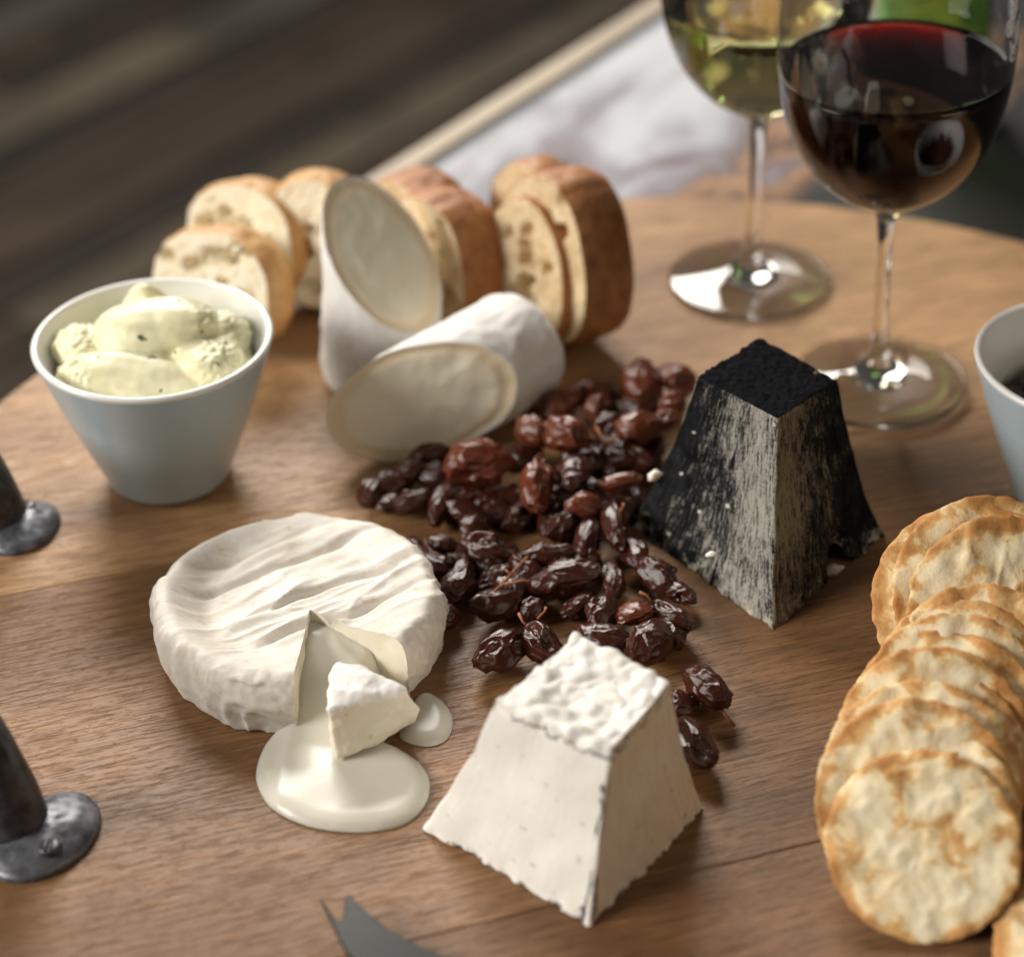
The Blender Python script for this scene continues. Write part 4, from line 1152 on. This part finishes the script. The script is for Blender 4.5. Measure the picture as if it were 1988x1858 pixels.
cracker('cracker behind the scored one at the far end of the row', (1930, 1160), -80, 44, 70, CM[1], 1.0, 0.002)
cracker('browned cracker beside the black pyramid, tucked behind the scored one', (1890, 1172), -100, 42, 120, CM[2], 0.97, 0.0)
cracker('cracker lying apart past the face-up one, mostly hidden', (2150, 1850), -100, 84, 200, CM[3], 0.93)

# ================================================================== RAISINS
def raisin_mesh(seed):
    bm = bmesh.new(); bmesh.ops.create_icosphere(bm, subdivisions=5, radius=1.0)
    rs = random.Random(seed); fl = rs.uniform(0.55, 0.78); wd_ = rs.uniform(0.66, 0.80)
    dents = [(Vector((rs.uniform(-1, 1), rs.uniform(-1, 1), rs.uniform(-1, 1))).normalized(), rs.uniform(0.38, 0.70), rs.uniform(0.14, 0.32)) for _ in range(5)]
    for v in bm.verts:
        p = v.co.copy()
        k = 1 + 0.16 * nz(p.x * 1.1 + seed, p.y * 1.1, p.z * 1.1)
        for c, w, d in dents:
            ang = math.acos(max(-1, min(1, p.dot(c))))
            k -= d * math.exp(-(ang / w) ** 4)
            k += 0.06 * math.exp(-((ang - w * 1.12) / 0.09) ** 2)
        wx, wy, wz = [0.55 * nz(p.x * 1.4 + q_, p.y * 1.4 + seed, p.z * 1.4) for q_ in (0, 9, 17)]
        k += 0.11 * (ridge(nz(p.x * 1.2 + wx + seed, p.y * 1.7 + wy, p.z * 1.7 + wz), 6) - 0.3)
        k += 0.035 * (ridge(nz(p.x * 2.6 + wx, p.y * 3.6 + wy + seed, p.z * 3.6), 4) - 0.4)
        tip = max(0.0, p.x - 0.75) * 0.45
        v.co = Vector((p.x * k + tip, p.y * k * wd_, p.z * k * fl))
    me = bpy.data.meshes.new('raisin'); bm.to_mesh(me); bm.free()
    me.polygons.foreach_set('use_smooth', [True] * len(me.polygons)); return me
RM = []
for s in range(9):
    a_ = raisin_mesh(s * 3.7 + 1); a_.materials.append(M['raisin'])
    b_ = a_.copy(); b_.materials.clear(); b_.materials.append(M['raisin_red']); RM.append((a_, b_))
rr_ = random.Random(11)
def stalk(parent, p0, p1, r=0.00055, fork=None):
    mid = (Vector(p0) + Vector(p1)) / 2 + Vector((rr_.uniform(-1, 1), rr_.uniform(-1, 1), rr_.uniform(0, 1))) * 0.0015
    o = bm_obj('stalk', tube([p0, mid, p1], [r, r * 0.85, r * 1.25], 7), M['stalk'])
    o.parent = parent; o.matrix_parent_inverse = parent.matrix_world.inverted(); return o
HEAP = 'glossy dark brown raisin in the middle of the heap between the cheeses'
def raisin(px, z, lng, wid, ang, red=False, label=HEAP, group='raisins heaped on the board'):
    p = at(px[0], px[1], z); s = mm_px(p)
    k = rr_.randrange(9)
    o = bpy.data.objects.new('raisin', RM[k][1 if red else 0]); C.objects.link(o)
    L = lng * s / 2
    az = math.atan2(math.sin(math.radians(ang)) / 0.62, math.cos(math.radians(ang)))
    L *= math.hypot(math.cos(az), math.sin(az) * 0.62) ** -0.5 if abs(ang) > 30 else 1.0
    wv_ = wid * s / 2 / 0.72
    o.location = p
    o.rotation_euler = (rr_.uniform(-0.7, 0.7), rr_.uniform(-0.25, 0.25), az + (math.pi if rr_.random() < 0.5 else 0))
    o.scale = (L * 1.1, wv_ * 1.1, min(wv_, L) * 1.1)
    return tag(o, label, 'raisin', group)
Z1, Z2 = 0.0070, 0.0175
def zz(zx, zy): return (833.7 + zx * 0.3847, 794 + zy * 0.3847)
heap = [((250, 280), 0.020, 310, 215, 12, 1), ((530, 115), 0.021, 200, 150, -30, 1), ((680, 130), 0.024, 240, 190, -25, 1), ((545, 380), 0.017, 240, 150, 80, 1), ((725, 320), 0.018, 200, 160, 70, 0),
        ((960, 370), 0.015, 210, 100, 5, 1), ((780, 480), 0.016, 165, 120, 10, 1), ((670, 590), Z1, 170, 140, 40, 0), ((800, 650), 0.010, 240, 115, 75, 0), ((940, 590), 0.012, 240, 125, 100, 0),
        ((1030, 720), Z1, 230, 120, 110, 0), ((60, 490), Z1, 190, 140, 70, 0), ((200, 440), 0.009, 150, 110, 20, 0), ((215, 615), Z1, 200, 130, 60, 0), ((300, 715), 0.009, 260, 170, -10, 0),
        ((70, 685), 0.005, 135, 95, -5, 0), ((150, 880), Z1, 230, 140, 65, 0), ((350, 990), 0.008, 240, 180, 15, 0), ((600, 735), 0.009, 250, 110, 5, 0), ((690, 860), 0.010, 320, 175, 8, 0),
        ((930, 865), 0.008, 225, 115, 80, 0), ((1160, 850), 0.008, 210, 165, -35, 0), ((1265, 930), 0.006, 150, 120, -40, 0), ((870, 1030), 0.010, 190, 150, 60, 0), ((1030, 1030), 0.010, 190, 165, 30, 1),
        ((1200, 1040), 0.008, 260, 140, -35, 0), ((885, 1155), 0.010, 260, 165, -10, 0), ((1110, 1185), 0.012, 230, 195, 50, 0), ((1200, 1130), 0.006, 200, 150, -50, 0), ((360, 1220), 0.009, 260, 185, 35, 0),
        ((565, 1180), 0.009, 200, 170, -50, 0), ((530, 1010), 0.006, 150, 110, 20, 0), ((1000, 245), 0.010, 190, 150, 30, 0), ((1060, 95), 0.021, 235, 190, 20, 1), ((1180, 60), 0.020, 140, 120, 40, 1),
        ((1270, 1480), 0.006, 120, 150, 90, 0), ((420, 470), Z1, 230, 150, 10, 0), ((330, 500), 0.006, 200, 150, 60, 0), ((850, 250), 0.008, 180, 150, 20, 0), ((780, 230), 0.008, 200, 150, -20, 0),
        ((620, 450), 0.006, 200, 150, 10, 0), ((900, 460), 0.006, 200, 140, -10, 0), ((480, 240), 0.008, 200, 150, 30, 0), ((1000, 470), 0.006, 200, 140, 20, 0), ((760, 990), 0.006, 180, 120, 20, 0), ((780, 760), 0.006, 160, 120, -20, 0)]
def spot(x, y, red):
    if red: return 'reddish brown translucent raisin lying uppermost on the dark heap', 'reddish raisins on the heap'
    if y < 1010 and x < 970: return 'dark raisin in the huddle in front of the lying log cheese', 'raisins by the log cheese'
    if x < 985 and y < 1240: return 'dark raisin at the edge of the heap facing the camembert', 'raisins by the camembert'
    if y > 1150: return 'dark raisin at the end of the heap beside the white pyramid top', 'raisins by the white pyramid'
    if x > 1195: return 'dark raisin at the foot of the black pyramid cheese', 'raisins by the black pyramid'
    return HEAP, 'raisins heaped on the board'
H_ = []
for p, z, l, w, a, red in heap: H_.append(raisin(zz(*p), z, l * 0.3847, w * 0.3847, a, bool(red), *spot(*zz(*p), red)))
tag(H_[0], 'largest reddish brown raisin, plump and smooth, beside the lying log cheese', 'raisin')
tag(H_[19], 'largest dark raisin in the middle, with an orange stalk', 'raisin')
for k_ in (0, 19): del H_[k_]['group']
for p, z, l, w, a, red in [((1248, 742), 0.016, 90, 70, 80, 1), ((1316, 738), 0.014, 80, 68, 20, 1), ((1154, 762), 0.010, 88, 55, 5, 1), ((1090, 788), 0.011, 84, 56, 25, 1), ((1160, 792), 0.012, 48, 44, 60, 1),
                           ((1306, 786), 0.018, 54, 48, 40, 1), ((1232, 800), 0.008, 90, 60, -10, 0), ((1190, 830), 0.008, 80, 60, 20, 0), ((1228, 888), 0.010, 95, 58, -20, 0), ((1200, 870), 0.006, 84, 60, 30, 0), ((1262, 870), 0.008, 80, 60, 70, 0),
                           ((722, 958), 0.008, 58, 50, 80, 0), ((764, 940), 0.008, 74, 50, 20, 0), ((794, 916), 0.010, 70, 54, 35, 0), ((832, 885), 0.012, 74, 56, 10, 0), ((846, 922), 0.009, 74, 56, -20, 0),
                           ((802, 972), 0.008, 70, 44, 10, 0), ((760, 975), 0.006, 60, 44, 30, 0), ((900, 990), 0.007, 74, 52, -10, 0), ((958, 978), 0.008, 70, 54, 15, 0), ((1005, 1000), 0.006, 74, 50, 40, 0), ((880, 960), 0.007, 80, 56, 30, 0)]:
    raisin((p[0], p[1]), z, l, w, a, bool(red), *spot(p[0], p[1], red))
for k in range(26):                                   # lower layer, half seen between the others
    t_ = k / 25; cx = lerp(790, 1230, rr_.random()); cy = lerp(940, 1150, rr_.random()) - 0.42 * (cx - 1010)
    raisin((cx, cy), 0.0055, rr_.uniform(60, 88), rr_.uniform(40, 56), rr_.uniform(-80, 80), False, *spot(cx, cy, False))
strayA = raisin(zz(1400, 1400), 0.0085, 100, 72, -52, False, 'single dark raisin with a stalk lying apart on the bare board', None)
strayB = raisin(zz(1345, 1690), 0.0085, 100, 62, -65, False, 'raisin pressed against the foot of the white pyramid cheese', None)
bpy.context.view_layer.update()
def zp(zx, zy, z): return at(*zz(zx, zy), z)
r20 = H_[19]
stalk(r20, zp(530, 875, 0.011), zp(375, 885, 0.012)); stalk(H_[18], zp(495, 745, 0.012), zp(360, 890, 0.012)); stalk(r20, zp(375, 885, 0.012), zp(300, 945, 0.013)); stalk(H_[18], zp(420, 825, 0.012), zp(385, 812, 0.013), 0.0004)
stalk(H_[30], zp(500, 1100, 0.012), zp(450, 1030, 0.016)); stalk(H_[17], zp(545, 1060, 0.010), zp(588, 1000, 0.013))
stalk(H_[9], zp(945, 540, 0.016), zp(978, 478, 0.020)); stalk(H_[25], zp(1120, 970, 0.012), zp(1060, 925, 0.015)); stalk(H_[33], zp(960, 130, 0.022), zp(860, 210, 0.016), 0.0008); stalk(H_[2], zp(840, 90, 0.016), zp(880, 230, 0.010), 0.0007)
stalk(strayA, zp(1470, 1500, 0.006), zp(1540, 1600, 0.002))

# dark chutney in the second pot
rch = random.Random(4)
prc = pot_ch.location
bm = bmesh.new()
ell(bm, (0, 0, 0.041), (0.0365, 0.0365, 0.006), sub=5)
for v in bm.verts: v.co += v.normal * 0; v.co.z += 0.002 * fbm((v.co.x * 90, v.co.y * 90, 2)) * (1 if v.co.z > 0.04 else 0)
chut = bm_obj('chutney', bm, M['raisin']); chut.location = prc
tag(chut, 'dark glossy chutney filling the pot beside the crackers', 'chutney')
for k in range(22):
    a = 2 * math.pi * k / 22 * 2.4; r = 0.0305 * math.sqrt((k + 1) / 22)
    o = bpy.data.objects.new('raisin', RM[k % 9][1 if k % 3 == 0 else 0]); C.objects.link(o)
    o.location = prc + Vector((r * math.cos(a), r * math.sin(a), 0.0475 + 0.003 * rch.random()))
    o.rotation_euler = (rch.uniform(-0.6, 0.6), rch.uniform(-0.4, 0.4), rch.uniform(0, 6.28)); s = rch.uniform(0.0062, 0.0085); o.scale = (s * 1.25, s, s)
    tag(o, 'raisin lying on the dark chutney inside the pot', 'raisin', 'raisins in the chutney pot')

# ================================================================== CHEESE KNIFE
kp = [(621, 1742), (627, 1747), (645, 1774), (657, 1788), (664, 1784), (668, 1768), (669, 1742), (676, 1732), (684, 1742), (715, 1772), (760, 1805), (820, 1838), (900, 1868), (1010, 1895), (1140, 1910), (1140, 1990), (1000, 1990), (860, 1965), (760, 1925), (700, 1880), (670, 1845), (648, 1800)]
def kz(x): return 0.0014 + 0.0075 * max(0.0, 1 - (x - 620) / 560.0)
bm = bmesh.new()
topv = [bm.verts.new(at(x, y, kz(x) + 0.0016)) for x, y in kp]; botv = [bm.verts.new(v.co - Vector((0, 0, 0.0016))) for v in topv]
ft_ = bm.faces.new(topv); fb_ = bm.faces.new(list(reversed(botv)))
for i in range(len(kp)):
    j = (i + 1) % len(kp); bm.faces.new((topv[i], botv[i], botv[j], topv[j]))
bmesh.ops.recalc_face_normals(bm, faces=bm.faces)
ed = [e for e in bm.edges if len(e.link_faces) == 2 and any(len(f.verts) > 6 for f in e.link_faces)]
bmesh.ops.bevel(bm, geom=ed, offset=0.0005, segments=2, affect='EDGES', profile=0.5)
bmesh.ops.triangulate(bm, faces=[f for f in bm.faces if len(f.verts) > 4])
kc = at(700, 1850)
for v in bm.verts: v.co -= Vector((kc.x, kc.y, 0))
knife = thing('cheese_knife', 'dark steel cheese knife with a curved two-pronged tip', 'knife', (kc.x, kc.y, 0))
bm_obj('blade', bm, M['steel'], knife, smooth=False)
ha, hb = at(1130, 1950, 0.006), at(1700, 2080, 0.008)
hp = [ha.lerp(hb, t) - Vector((kc.x, kc.y, 0)) for t in np.linspace(0, 1, 12)]
bm_obj('handle', tube(hp, [(0.007 + 0.002 * math.sin(math.pi * k / 11), 0.0055) for k in range(12)], 16), M['iron'], knife)
